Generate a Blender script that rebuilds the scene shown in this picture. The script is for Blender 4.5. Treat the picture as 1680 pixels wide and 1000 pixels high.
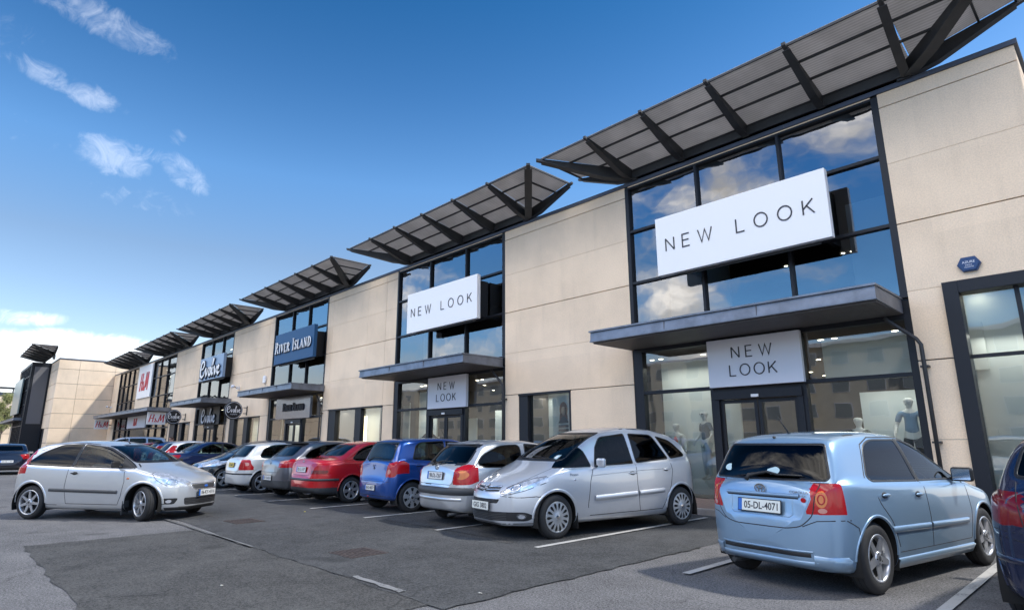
import bpy, bmesh, math, random
from mathutils import Vector, Matrix, Euler
from mathutils.bvhtree import BVHTree
from math import radians, sin, cos, pi, sqrt, atan2
random.seed(7)
S = bpy.context.scene
for o in list(bpy.data.objects): bpy.data.objects.remove(o)
COL = S.collection

# ---------------------------------------------------------------- camera
cd = bpy.data.cameras.new('camera'); cam = bpy.data.objects.new('camera', cd); COL.objects.link(cam)
cd.sensor_width = 36; cd.lens = 36*974.95/1680; cd.clip_end = 3000; cd.clip_start = .05
yaw, pitch, roll = 0.810782831, 0.224951682, -0.00373064
F_ = Vector((-sin(yaw)*cos(pitch), cos(yaw)*cos(pitch), sin(pitch)))
R_ = Vector((cos(yaw), sin(yaw), 0)); U_ = R_.cross(F_)
R2 = R_*cos(roll)+U_*sin(roll); U2 = U_*cos(roll)-R_*sin(roll)
M_ = Matrix((R2, U2, -F_)).transposed().to_4x4(); M_.translation = Vector((0, 0, 1.5))
cam.matrix_world = M_
S.camera = cam
S.render.resolution_x = 1024; S.render.resolution_y = 609

# ---------------------------------------------------------------- sun, sky
SUN_EL, SUN_AZ = radians(50), radians(50)          # azimuth from +Y towards +X
sl = bpy.data.lights.new('sun', 'SUN'); so = bpy.data.objects.new('sun', sl); COL.objects.link(so)
sl.energy = 1.2; sl.angle = radians(3); sl.color = (1, .95, .88)
sd = Vector((sin(SUN_AZ)*cos(SUN_EL), cos(SUN_AZ)*cos(SUN_EL), sin(SUN_EL)))
so.rotation_euler = sd.to_track_quat('Z', 'Y').to_euler()
W = bpy.data.worlds.new('World'); S.world = W; W.use_nodes = True
S.view_settings.view_transform = 'Standard'; S.view_settings.look = 'None'
S.view_settings.exposure = 1.85; S.view_settings.gamma = 1.0
try: S.view_settings.use_curve_mapping = False
except Exception: pass

class NT:
    """small node tree writer"""
    def __init__(s, tree): s.t = tree; s.n = tree.nodes; s.l = tree.links
    def add(s, typ, **kw):
        n = s.n.new(typ)
        for k, v in kw.items():
            if k.startswith('i_'):
                key = k[2:]; key = int(key) if key.isdigit() else key.replace('_', ' ')
                s.put(n.inputs[key], v)
            else: setattr(n, k, v)
        return n
    def put(s, sock, v):
        if isinstance(v, bpy.types.NodeSocket): s.l.new(v, sock)
        elif isinstance(v, bpy.types.Node): s.l.new(v.outputs[0], sock)
        else: sock.default_value = v
    def math(s, op, a, b=0.0, c=0.0, clamp=False):
        n = s.n.new('ShaderNodeMath'); n.operation = op; n.use_clamp = clamp
        s.put(n.inputs[0], a); s.put(n.inputs[1], b); s.put(n.inputs[2], c); return n.outputs[0]
    def mix(s, f, a, b, blend='MIX'):
        n = s.n.new('ShaderNodeMix'); n.data_type = 'RGBA'; n.blend_type = blend; n.clamp_factor = True
        s.put(n.inputs[0], f); s.put(n.inputs[6], a); s.put(n.inputs[7], b); return n.outputs[2]
    def ramp(s, f, stops):
        n = s.n.new('ShaderNodeValToRGB'); s.put(n.inputs[0], f)
        while len(n.color_ramp.elements) < len(stops): n.color_ramp.elements.new(.5)
        for e, (p, c) in zip(n.color_ramp.elements, stops):
            e.position = p; e.color = c if len(c) == 4 else (*c, 1)
        return n.outputs[0]
    def noise(s, vec, scale, detail=4, rough=.55, dist=0.0):
        n = s.n.new('ShaderNodeTexNoise'); s.put(n.inputs['Vector'], vec)
        n.inputs['Scale'].default_value = scale; n.inputs['Detail'].default_value = detail
        n.inputs['Roughness'].default_value = rough; n.inputs['Distortion'].default_value = dist
        return n.outputs[0]
    def smooth(s, v, a, b, lo=0.0, hi=1.0):
        n = s.n.new('ShaderNodeMapRange'); n.interpolation_type = 'SMOOTHSTEP'
        s.put(n.inputs[0], v); n.inputs[1].default_value = a; n.inputs[2].default_value = b
        n.inputs[3].default_value = lo; n.inputs[4].default_value = hi; return n.outputs[0]

def make_sky():
    t = NT(W.node_tree); t.n.clear()
    out = t.add('ShaderNodeOutputWorld'); bg = t.add('ShaderNodeBackground'); t.l.new(bg.outputs[0], out.inputs[0])
    bg.inputs[1].default_value = .1
    sky = t.add('ShaderNodeTexSky'); sky.sky_type = 'NISHITA'; sky.sun_disc = False
    sky.sun_elevation = SUN_EL; sky.sun_rotation = SUN_AZ
    sky.air_density = 1.0; sky.dust_density = .6; sky.ozone_density = 2.5
    d = t.add('ShaderNodeTexCoord').outputs['Generated']
    sep = t.add('ShaderNodeSeparateXYZ', i_0=d); zz = sep.outputs[2]; yy = sep.outputs[1]
    col = sky.outputs[0]
    hs = t.add('ShaderNodeHueSaturation', i_Saturation=SKY['sat'], i_Value=1.0, i_Color=col)
    # deepen towards the zenith, as the polarised photograph does
    dk = t.smooth(zz, .0, .75, SKY['lo'], SKY['hi'])
    col = t.mix(1.0, hs.outputs[0], t.add('ShaderNodeCombineColor', i_0=dk, i_1=dk, i_2=dk).outputs[0], 'MULTIPLY')
    col = t.mix(1.0, col, t.ramp(zz, [(0,(.80,.70,.66)),(.28,(1.02,.74,.63)),(.40,(1.0,.96,.92)),(.53,(.62,.80,.86)),(.66,(.30,.68,.80))]), 'MULTIPLY')
    bk = t.math('MULTIPLY', t.smooth(yy, -.15, -.5), t.smooth(zz, .06, .22))
    col = t.mix(bk, col, t.mix(1.0, col, (1.05, 1.75, 2.3, 1), 'MULTIPLY'))
    # --- clouds seen in front: wisps gathered round a few directions
    def ell(px, py, rx, ry, ang=0, wgt=1.0):
        c = (F_+R2*((px-840)/974.95)-U2*((py-500)/974.95)).normalized()
        ex = R2*cos(ang)-U2*sin(ang); ey = R2*sin(ang)+U2*cos(ang)
        # distance of direction from c measured in tangent axes
        sub = t.add('ShaderNodeVectorMath', operation='SUBTRACT', i_0=d, i_1=tuple(c)).outputs[0]
        a = t.add('ShaderNodeVectorMath', operation='DOT_PRODUCT', i_0=sub, i_1=tuple(ex*(974.95/rx))).outputs[1]
        b = t.add('ShaderNodeVectorMath', operation='DOT_PRODUCT', i_0=sub, i_1=tuple(ey*(974.95/ry))).outputs[1]
        r2 = t.math('ADD', t.math('MULTIPLY', a, a), t.math('MULTIPLY', b, b))
        front = t.add('ShaderNodeVectorMath', operation='DOT_PRODUCT', i_0=d, i_1=tuple(c)).outputs[1]
        m = t.smooth(r2, 0.0, 1.6, wgt, 0.0)
        return t.math('MULTIPLY', m, t.math('GREATER_THAN', front, 0.0))
    blobs = [(150,25,90,26,.35,.95),(30,55,80,40,.5,.55),(225,55,40,17,.4,.75),(115,140,62,20,.45,1.0),(165,165,36,14,.3,.6),
             (185,255,44,32,.3,1.0),(250,256,60,15,.2,.8),(302,285,42,22,.8,1.0),(290,225,16,14,.2,.8),(60,220,60,28,.3,.45),
             (250,330,90,22,.2,.55),(40,175,50,20,0,.4),(550,165,130,60,.1,.22),(940,60,160,40,-.3,.18)]
    tot = None
    for b in blobs:
        e = ell(*b); tot = e if tot is None else t.math('MAXIMUM', tot, e)
    n1 = t.noise(d, 9, 8, .62, .5); n2 = t.noise(d, 30, 7, .66, 1.2)
    nn = t.math('ADD', t.math('MULTIPLY', n1, .42), t.math('MULTIPLY', n2, .58))
    c1 = t.smooth(t.math('ADD', t.math('MULTIPLY', tot, .36), nn), .70, 1.08)
    c1 = t.math('MULTIPLY', c1, .28)
    bank = None
    for b in ((110,570,130,24,.12,1.0),(30,600,80,30,.1,1.0),(200,585,70,18,.1,.9),(15,520,50,12,.1,.6)):
        e = ell(*b); bank = e if bank is None else t.math('MAXIMUM', bank, e)
    cb = t.math('MULTIPLY', t.math('MULTIPLY', t.smooth(t.math('ADD', t.math('MULTIPLY', bank, .4), nn), .62, 1.0), t.smooth(bank, .02, .35)), .8)
    # --- soft bank low over the horizon
    mp = t.add('ShaderNodeMapping', i_Vector=d, i_Scale=(1, 1, 4.5))
    n3 = t.noise(mp.outputs[0], 2.1, 6, .55, .3)
    low = t.smooth(zz, .02, .24, .42, -.25)
    c2 = t.smooth(t.math('ADD', n3, low), .52, .85)
    c2 = t.math('MULTIPLY', c2, .6)
    # --- big cumulus behind the photographer, which the glass mirrors
    mp2 = t.add('ShaderNodeMapping', i_Vector=d, i_Scale=(1.25, 1.25, 2.3), i_Location=SKY['cl'])
    n4 = t.noise(mp2.outputs[0], 2.7, 9, .58, .25)
    back = t.smooth(yy, -.12, -.62, -.35, -.015)
    # unseen closed cloud added high overhead behind, to brighten the shaded facade
    high = t.math('MULTIPLY', t.smooth(zz, .42, .62, 0, .13), t.smooth(yy, .25, -.2))
    c3 = t.smooth(t.math('ADD', t.math('ADD', n4, back), high), .46, .68)
    shade = t.smooth(t.noise(mp2.outputs[0], 5.0, 5, .6, .2), .35, .7, .32, .85)
    w = t.math('MAXIMUM', t.math('MAXIMUM', c1, cb), t.math('MAXIMUM', c2, c3))
    shade = t.math('ADD', shade, t.math('MULTIPLY', high, 2.2))
    cl = t.mix(c3, (SKY['cloud']*.98, SKY['cloud']*1.0, SKY['cloud']*1.04, 1),
               t.add('ShaderNodeCombineColor', i_0=t.math('MULTIPLY', shade, SKY['cloud2']*1.03), i_1=t.math('MULTIPLY', shade, SKY['cloud2']*.985), i_2=t.math('MULTIPLY', shade, SKY['cloud2']*.93)).outputs[0])
    t.l.new(t.mix(w, col, cl), bg.inputs[0])
SKY = dict(sat=1.25, lo=.9, hi=.49, cloud=5.2, cloud2=17, cl=(3.3, .9, 2.2))
make_sky()
# ---------------------------------------------------------------- helpers
def tag(o, label=None, cat=None, group=None, kind=None):
    if label: o['label'] = label
    if cat: o['category'] = cat
    if group: o['group'] = group
    if kind: o['kind'] = kind
    return o
def empty(name, loc=(0,0,0), rz=0, label=None, cat=None, group=None):
    o = bpy.data.objects.new(name, None); COL.objects.link(o); o.location = loc; o.rotation_euler = (0,0,rz)
    o.empty_display_size = .2
    return tag(o, label, cat, group)
def link(name, me, parent=None, loc=None):
    o = bpy.data.objects.new(name, me); COL.objects.link(o)
    if parent: o.parent = parent
    if loc: o.location = loc
    return o
class MB:
    """collects shapes into one mesh; every face carries a material"""
    def __init__(s): s.bm = bmesh.new(); s.mats = []
    def mi(s, m):
        if m not in s.mats: s.mats.append(m)
        return s.mats.index(m)
    def face(s, co, m, smooth=False):
        try: f = s.bm.faces.new([s.bm.verts.new(c) for c in co])
        except ValueError: return None
        f.material_index = s.mi(m); f.smooth = smooth; return f
    def box(s, x0, x1, y0, y1, z0, z1, m, bev=0, mtx=None):
        r = bmesh.ops.create_cube(s.bm, size=1); vs = r['verts']
        for v in vs:
            v.co = Vector(((x0+x1)/2+v.co.x*(x1-x0), (y0+y1)/2+v.co.y*(y1-y0), (z0+z1)/2+v.co.z*(z1-z0)))
        fs = list({f for v in vs for f in v.link_faces})
        k = s.mi(m)
        for f in fs: f.material_index = k
        if bev:
            es = list({e for v in vs for e in v.link_edges})
            r = bmesh.ops.bevel(s.bm, geom=es, offset=bev, segments=2, affect='EDGES', profile=.5)
            for f in r['faces']: f.material_index = k
            vs = list({v for f in r['faces'] for v in f.verts} | {v for v in vs if v.is_valid})
        if mtx:
            for v in vs: v.co = mtx @ v.co
        return vs
    def prism(s, pts, axis, a, b, m, smooth=False):
        """polygon pts in the plane across axis, extruded from a to b"""
        def P(p, t): return {'x': (t, p[0], p[1]), 'y': (p[0], t, p[1]), 'z': (p[0], p[1], t)}[axis]
        va = [s.bm.verts.new(P(p, a)) for p in pts]; vb = [s.bm.verts.new(P(p, b)) for p in pts]
        k = s.mi(m); n = len(pts); fs = [s.bm.faces.new(va), s.bm.faces.new(vb[::-1])]
        for i in range(n):
            f = s.bm.faces.new((va[i], vb[i], vb[(i+1) % n], va[(i+1) % n])); f.smooth = smooth; fs.append(f)
        for f in fs: f.material_index = k
        bmesh.ops.recalc_face_normals(s.bm, faces=fs)
        return va+vb
    def tube(s, pts, r, m, n=8, r2=None, caps=True):
        pts = [Vector(p) for p in pts]; rings = []; k = s.mi(m); N = len(pts)
        up = None
        for i, p in enumerate(pts):
            d = (pts[min(i+1, N-1)]-pts[max(i-1, 0)]).normalized()
            if up is None: up = d.orthogonal().normalized()
            up = (up-d*up.dot(d)).normalized(); w = d.cross(up)
            rr = r[i] if isinstance(r, (list, tuple)) else (r if r2 is None else r+(r2-r)*i/(N-1))
            rings.append([s.bm.verts.new(p+(up*cos(2*pi*j/n)+w*sin(2*pi*j/n))*rr) for j in range(n)])
        for a, b in zip(rings, rings[1:]):
            for j in range(n):
                f = s.bm.faces.new((a[j], b[j], b[(j+1) % n], a[(j+1) % n])) if True else None
                f.smooth = True; f.material_index = k
        if caps:
            for q in (rings[0][::-1], rings[-1]):
                f = s.bm.faces.new(q); f.material_index = k
        vs = [v for q in rings for v in q]
        bmesh.ops.recalc_face_normals(s.bm, faces=list({f for v in vs for f in v.link_faces}))
        return vs
    def ball(s, c, r, m, seg=12, mtx=None):
        q = bmesh.ops.create_uvsphere(s.bm, u_segments=seg, v_segments=max(6, seg*2//3), radius=1)
        r = r if isinstance(r, (tuple, list, Vector)) else (r, r, r)
        k = s.mi(m)
        for v in q['verts']:
            v.co = Vector((v.co.x*r[0], v.co.y*r[1], v.co.z*r[2]))
            if mtx: v.co = mtx @ v.co
            v.co += Vector(c)
        for f in {f for v in q['verts'] for f in v.link_faces}: f.smooth = True; f.material_index = k
        return q['verts']
    def lathe(s, prof, m, n=32, axis='y', mtx=None):
        """profile of (radius, along) turned about an axis; m = material or list per segment"""
        rings = []
        for r, a in prof:
            ring = []
            for j in range(n):
                c, q = cos(2*pi*j/n)*r, sin(2*pi*j/n)*r
                co = {'y': (c, a, q), 'z': (c, q, a), 'x': (a, c, q)}[axis]
                ring.append(s.bm.verts.new(mtx @ Vector(co) if mtx else co))
            rings.append(ring)
        fs = []
        for i, (a, b) in enumerate(zip(rings, rings[1:])):
            k = s.mi(m[i] if isinstance(m, list) else m)
            for j in range(n):
                f = s.bm.faces.new((a[j], a[(j+1) % n], b[(j+1) % n], b[j])); f.smooth = True; f.material_index = k; fs.append(f)
        return [v for r in rings for v in r]
    def add_mesh(s, me, m, mtx):
        k = s.mi(m); vs = [s.bm.verts.new(mtx @ v.co) for v in me.vertices]
        for p in me.polygons:
            try: f = s.bm.faces.new([vs[i] for i in p.vertices]); f.material_index = k
            except ValueError: pass
    def build(s, name, parent=None, recalc=False):
        if recalc: bmesh.ops.recalc_face_normals(s.bm, faces=s.bm.faces)
        me = bpy.data.meshes.new(name); s.bm.to_mesh(me); s.bm.free()
        for m in s.mats: me.materials.append(m)
        return link(name, me, parent)

_tc = {}
def text_mesh(txt, ext=.002, bold=0.0, space=1.0):
    """lettering as a mesh, unit cap height, centred on the origin in the xy plane"""
    key = (txt, ext, bold, space)
    if key in _tc: return _tc[key]
    c = bpy.data.curves.new('t', 'FONT'); c.body = txt; c.size = 1.0; c.extrude = ext; c.offset = bold; c.resolution_u = 3
    c.space_character = space
    o = bpy.data.objects.new('t', c); COL.objects.link(o)
    dg = bpy.context.evaluated_depsgraph_get(); dg.update()
    me = bpy.data.meshes.new_from_object(o.evaluated_get(dg)); bpy.data.objects.remove(o)
    xs = [v.co.x for v in me.vertices]; ys = [v.co.y for v in me.vertices]
    w = max(xs)-min(xs); h = max(ys)-min(ys)
    me.transform(Matrix.Translation((-(max(xs)+min(xs))/2, -(max(ys)+min(ys))/2, 0)))
    _tc[key] = (me, w, h); return _tc[key]
def frame_mtx(origin, xdir, ydir):
    x = Vector(xdir).normalized(); z = x.cross(Vector(ydir)).normalized(); y = z.cross(x)
    m = Matrix((x, y, z)).transposed().to_4x4(); m.translation = Vector(origin); return m
FACE = lambda x, y, z: frame_mtx((x, y, z), (1, 0, 0), (0, 0, 1))     # text facing -Y
def put_text(mb, txt, m, mtx, w=None, h=None, **kw):
    me, tw, th = text_mesh(txt, **kw)
    sx = w/tw if w else h/th; sy = h/th if h else sx
    mb.add_mesh(me, m, mtx @ Matrix.Diagonal((sx, sy, 1, 1)))
def strokes(mb, lines, m, mtx, wd, ext=.01, seglen=None):
    """pen strokes: polylines of (x, y[, width factor]) as flat raised ribbons"""
    k = mb.mi(m)
    for ln in lines:
        closed = ln[0] == 'o'
        if closed: ln = ln[1:]
        n = len(ln); L = []; R = []
        for i, p in enumerate(ln):
            a = Vector(ln[(i-1) % n][:2]) if (closed or i) else Vector(p[:2]); b = Vector(ln[(i+1) % n][:2]) if (closed or i < n-1) else Vector(p[:2])
            c = Vector(p[:2]); d1 = (c-a); d2 = (b-c)
            d1 = d1.normalized() if d1.length > 1e-9 else d2.normalized(); d2 = d2.normalized() if d2.length > 1e-9 else d1
            t = (d1+d2); t = t.normalized() if t.length > .2 else d1
            nrm = Vector((-t.y, t.x)); sc = 1/max(.5, abs(nrm.dot(Vector((-d1.y, d1.x)))))
            w = wd*(p[2] if len(p) > 2 else 1)/2*sc
            if not closed and i in (0, n-1): c = c+(t*(w if i else -w))*.0
            L.append(c+nrm*w); R.append(c-nrm*w)
        top = [mb.bm.verts.new(mtx @ Vector((q.x, q.y, ext))) for q in L]; bot = [mb.bm.verts.new(mtx @ Vector((q.x, q.y, ext))) for q in R]
        t0 = [mb.bm.verts.new(mtx @ Vector((q.x, q.y, 0))) for q in L]; b0 = [mb.bm.verts.new(mtx @ Vector((q.x, q.y, 0))) for q in R]
        for i in range(n if closed else n-1):
            j = (i+1) % n
            for q in ((bot[i], bot[j], top[j], top[i]), (b0[i], b0[j], bot[j], bot[i]), (top[i], top[j], t0[j], t0[i])):
                try: f = mb.bm.faces.new(q); f.material_index = k
                except ValueError: pass
def ell_pts(cx, cy, rx, ry, n=24, a0=0, a1=2*pi, closed=True):
    r = [(cx+rx*cos(a0+(a1-a0)*i/(n if closed else n-1)), cy+ry*sin(a0+(a1-a0)*i/(n if closed else n-1))) for i in range(n)]
    return (['o']+r) if closed else r

# ---------------------------------------------------------------- materials
def mat(name, col, rough=.5, metal=0.0, coat=0.0, spec=.5, emit=None, es=1.0, var=0.0, vscale=3.0, bump=0.0, bscale=60.0, alpha=None, trans=0.0, crough=.03):
    m = bpy.data.materials.new(name); m.use_nodes = True; t = NT(m.node_tree)
    b = t.n['Principled BSDF']; c = (*col, 1)
    b.inputs['Base Color'].default_value = c; b.inputs['Roughness'].default_value = rough
    b.inputs['Metallic'].default_value = metal; b.inputs['Specular IOR Level'].default_value = spec
    b.inputs['Coat Weight'].default_value = coat; b.inputs['Coat Roughness'].default_value = crough
    b.inputs['Transmission Weight'].default_value = trans
    if emit: b.inputs['Emission Color'].default_value = (*emit, 1); b.inputs['Emission Strength'].default_value = es
    co = None
    if var or bump: co = t.add('ShaderNodeTexCoord').outputs['Object']
    if var:
        n = t.noise(co, vscale, 5, .6)
        f = t.smooth(n, .3, .7, 1-var, 1+var)
        t.l.new(t.mix(1.0, c, t.add('ShaderNodeCombineColor', i_0=f, i_1=f, i_2=f).outputs[0], 'MULTIPLY'), b.inputs['Base Color'])
    if bump:
        bp = t.add('ShaderNodeBump', i_Strength=bump, i_Distance=.01, i_Height=t.noise(co, bscale, 4, .6)); t.l.new(bp.outputs[0], b.inputs['Normal'])
    return m
def paint(name, col, metal=.55, rough=.32, flake=.0, dirt=.10):
    """car paint: metallic base under clear coat, dusty towards the sills"""
    m = bpy.data.materials.new(name); m.use_nodes = True; t = NT(m.node_tree); b = t.n['Principled BSDF']
    co = t.add('ShaderNodeTexCoord').outputs['Object']
    n = t.noise(co, 2.3, 5, .6); n2 = t.noise(co, 900, 1, .5)
    z = t.add('ShaderNodeSeparateXYZ', i_0=co).outputs[2]
    low = t.smooth(z, .15, .62, 1.0, 0.0)
    f = t.math('MULTIPLY', t.math('MULTIPLY', low, t.smooth(n, .3, .75)), dirt*3)
    base = t.mix(t.smooth(n2, .3, .7, 0, .12), (*col, 1), tuple(min(1, c*1.5+.03) for c in col)+(1,))
    t.l.new(t.mix(f, base, (.16, .145, .125, 1)), b.inputs['Base Color'])
    t.l.new(t.math('ADD', t.math('MULTIPLY', f, .4), rough), b.inputs['Roughness'])
    b.inputs['Metallic'].default_value = metal
    t.l.new(t.math('SUBTRACT', 1.0, f), b.inputs['Coat Weight'])
    rr = t.smooth(n, .3, .8, .02, .07); t.l.new(rr, b.inputs['Coat Roughness'])
    return m
def glassmat(name, tint, refl_ior=1.55, rough=0.0, spec_col=(1,1,1), wav=0.0):
    """thin glazing: tinted see-through mixed with a mirror by Fresnel"""
    m = bpy.data.materials.new(name); m.use_nodes = True; t = NT(m.node_tree); t.n.clear()
    out = t.add('ShaderNodeOutputMaterial'); fr = t.add('ShaderNodeFresnel', i_IOR=refl_ior)
    tr = t.add('ShaderNodeBsdfTransparent', i_Color=(*tint, 1)); gl = t.add('ShaderNodeBsdfGlossy', i_Color=(*spec_col, 1), i_Roughness=rough)
    if wav:
        co = t.add('ShaderNodeTexCoord').outputs['Object']
        bp = t.add('ShaderNodeBump', i_Strength=wav, i_Distance=.05, i_Height=t.noise(co, .9, 2, .5)); t.l.new(bp.outputs[0], gl.inputs['Normal'])
    mx = t.add('ShaderNodeMixShader'); t.l.new(fr.outputs[0], mx.inputs[0]); t.l.new(tr.outputs[0], mx.inputs[1]); t.l.new(gl.outputs[0], mx.inputs[2])
    t.l.new(mx.outputs[0], out.inputs[0]); return m

def panelmat(name, col, sp=.22):
    """exposed-aggregate precast: pinkish beige with dark and pale grains, faint rain streaks"""
    m = bpy.data.materials.new(name); m.use_nodes = True; t = NT(m.node_tree); b = t.n['Principled BSDF']
    co = t.add('ShaderNodeTexCoord').outputs['Object']
    g1 = t.noise(co, 34, 3, .7); g2 = t.noise(co, 95, 2, .6); big = t.noise(co, .7, 5, .6)
    mp = t.add('ShaderNodeMapping', i_Vector=co, i_Scale=(2.2, 2.2, .22)); st = t.noise(mp.outputs[0], 1.6, 5, .65)
    f = t.math('ADD', t.math('MULTIPLY', t.smooth(g1, .36, .64, -1, 1), sp), t.math('MULTIPLY', t.smooth(g2, .36, .64, -1, 1), sp*.7))
    isl = t.n.new('ShaderNodeNewGeometry').outputs['Random Per Island']; f = t.math('ADD', f, t.smooth(isl, 0, 1, -.035, .03)); f = t.math('ADD', f, t.smooth(big, .3, .7, -.06, .06)); f = t.math('ADD', f, t.smooth(st, .5, .85, .0, -.09)); f = t.math('ADD', f, 1.0)
    base = t.mix(t.smooth(g2, .45, .6), (*col, 1), (col[0]*1.01, col[1]*.97, col[2]*.95, 1))
    t.l.new(t.mix(1.0, base, t.add('ShaderNodeCombineColor', i_0=f, i_1=f, i_2=f).outputs[0], 'MULTIPLY'), b.inputs['Base Color'])
    b.inputs['Roughness'].default_value = .9; b.inputs['Specular IOR Level'].default_value = .25
    bp = t.add('ShaderNodeBump', i_Strength=.35, i_Distance=.008, i_Height=g1); t.l.new(bp.outputs[0], b.inputs['Normal'])
    return m
def asphalt(name, col, grain=.35, patchy=.12, worn=0.0):
    m = bpy.data.materials.new(name); m.use_nodes = True; t = NT(m.node_tree); b = t.n['Principled BSDF']
    co = t.add('ShaderNodeTexCoord').outputs['Object']
    g = t.noise(co, 42, 4, .85); g2 = t.noise(co, 130, 2, .7); big = t.noise(co, .55, 6, .6, .4); mid = t.noise(co, 3.1, 6, .65, .3)
    f = t.math('ADD', t.math('MULTIPLY', t.smooth(g, .34, .66, -1, 1), grain), t.math('MULTIPLY', t.smooth(g2, .34, .66, -1, 1), grain*.8))
    f = t.math('ADD', f, t.smooth(big, .3, .7, -patchy, patchy)); f = t.math('ADD', f, t.smooth(mid, .3, .7, -patchy*.7, patchy*.7))
    if worn: f = t.math('ADD', f, t.smooth(t.noise(co, 1.3, 8, .7, 1.2), .56, .72, 0.0, worn))
    f = t.math('ADD', f, 1.0)
    # hairline cracks, only here and there
    wv = t.add('ShaderNodeVectorMath', operation='ADD', i_0=co, i_1=t.add('ShaderNodeVectorMath', operation='SCALE', i_0=t.add('ShaderNodeTexNoise', i_Vector=co, i_Scale=2.2, i_Detail=4.0).outputs[1], i_Scale=.55).outputs[0]).outputs[0]
    vo = t.add('ShaderNodeTexVoronoi', feature='DISTANCE_TO_EDGE', i_Vector=wv, i_Scale=.42)
    ck = t.math('MULTIPLY', t.smooth(vo.outputs['Distance'], .0, .009, 1.0, 0.0), t.smooth(t.noise(co, .5, 2, .5), .50, .60)); f = t.math('MULTIPLY', f, t.smooth(ck, 0, 1, 1.0, .6))
    # oil drips
    oil = t.smooth(t.noise(co, 1.1, 3, .5), .62, .74, 1.0, .62); f = t.math('MULTIPLY', f, oil)
    t.l.new(t.mix(1.0, (*col, 1), t.add('ShaderNodeCombineColor', i_0=f, i_1=f, i_2=f).outputs[0], 'MULTIPLY'), b.inputs['Base Color'])
    b.inputs['Roughness'].default_value = .88; b.inputs['Specular IOR Level'].default_value = .3
    bp = t.add('ShaderNodeBump', i_Strength=.5, i_Distance=.006, i_Height=g); t.l.new(bp.outputs[0], b.inputs['Normal'])
    return m
def worn_paint(name, col, base):
    m = bpy.data.materials.new(name); m.use_nodes = True; t = NT(m.node_tree); b = t.n['Principled BSDF']
    co = t.add('ShaderNodeTexCoord').outputs['Object']
    n = t.math('ADD', t.math('MULTIPLY', t.noise(co, 45, 4, .8), .5), t.math('MULTIPLY', t.noise(co, 3, 4, .7), .5))
    t.l.new(t.mix(t.smooth(n, .5, .62), (*col, 1), (*base, 1)), b.inputs['Base Color']); b.inputs['Roughness'].default_value = .8
    return m
def litmat(name, col, strength):
    m = bpy.data.materials.new(name); m.use_nodes = True; t = NT(m.node_tree); t.n.clear()
    o = t.add('ShaderNodeOutputMaterial'); e = t.add('ShaderNodeEmission', i_Color=(*col, 1), i_Strength=strength); t.l.new(e.outputs[0], o.inputs[0]); return m
def meshmat(name, col):
    """perforated metal sheet: a little light passes through it"""
    m = bpy.data.materials.new(name); m.use_nodes = True; t = NT(m.node_tree); t.n.clear()
    o = t.add('ShaderNodeOutputMaterial'); co = t.add('ShaderNodeTexCoord').outputs['Object']
    wt = t.add('ShaderNodeTexWave', wave_type='BANDS', bands_direction='Y', i_Vector=co, i_Scale=4.5)
    n = t.math('MULTIPLY', t.smooth(t.noise(co, 1.2, 5, .6), .3, .7, .9, 1.08), t.smooth(wt.outputs[1], 0, 1, .84, 1.08)); c = t.mix(1.0, (*col, 1), t.add('ShaderNodeCombineColor', i_0=n, i_1=n, i_2=n).outputs[0], 'MULTIPLY')
    d = t.add('ShaderNodeBsdfDiffuse', i_Color=c); tl = t.add('ShaderNodeBsdfTranslucent', i_Color=c)
    mx = t.add('ShaderNodeMixShader', i_0=.5); t.l.new(d.outputs[0], mx.inputs[1]); t.l.new(tl.outputs[0], mx.inputs[2])
    t.l.new(mx.outputs[0], o.inputs[0]); return m

M = {}
M['panel'] = panelmat('precast_panel', (.80, .645, .475), .065)
M['joint'] = mat('joint', (.13, .13, .14), .8)
M['cope'] = mat('coping_metal', (.07, .085, .12), .45, .3)
M['frame'] = mat('frame_metal', (.013, .015, .020), .45, 0, 0, .3)
M['framelite'] = mat('frame_metal_blue', (.05, .065, .10), .4, .3)
M['steel'] = mat('painted_steel', (.032, .034, .037), .55, .1, var=.15)
M['canopy'] = mat('canopy_zinc', (.17, .19, .225), .42, .5, var=.22, vscale=2.2)
M['soffit'] = mat('canopy_soffit', (.10, .095, .095), .6, .1)
M['deck'] = meshmat('perforated_deck', (.52, .50, .485))
M['glass'] = glassmat('shop_glass', (.78, .87, .86), 2.15, wav=.05)
M['glassup'] = glassmat('upper_glass', (.44, .52, .58), 2.45, wav=.12)
M['white'] = mat('sign_white', (.86, .85, .84), .35)
M['signgrey'] = mat('sign_panel', (.72, .73, .78), .4)
M['ink'] = mat('dark_lettering', (.03, .028, .035), .5)
M['pale'] = mat('painted_wall_pale', (.70, .75, .74), .7)
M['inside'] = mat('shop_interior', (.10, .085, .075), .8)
M['shopfloor'] = mat('shop_floor', (.22, .19, .16), .3)
M['lamp'] = litmat('lit_downlight', (1, .86, .62), 5)
M['warm'] = litmat('lit_display', (1, .72, .40), 1.6)
M['navyboard'] = mat('navy_sign_board', (.022, .085, .19), .5, 0, 0, .25)
M['red'] = mat('red_lettering', (.62, .03, .05), .45)
M['black'] = mat('black_plastic', (.012, .012, .013), .55)
M['tar'] = asphalt('asphalt_old', (.118, .116, .118), .65, .16, .16)
M['tar2'] = asphalt('asphalt_patch', (.060, .059, .057), .65, .2, .15)
M['tar3'] = asphalt('asphalt_stalls', (.058, .059, .061), .5, .18, .4)
M['tar4'] = asphalt('asphalt_patch_dark', (.054, .055, .056), .6, .2, .3)
M['line'] = worn_paint('stall_line_paint', (.44, .43, .41), (.2, .2, .2))
M['faded'] = worn_paint('faded_line_paint', (.17, .17, .17), (.10, .10, .10))
M['brick'] = mat('pavement_brick', (.17, .12, .10), .85, var=.25, vscale=9)
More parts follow.
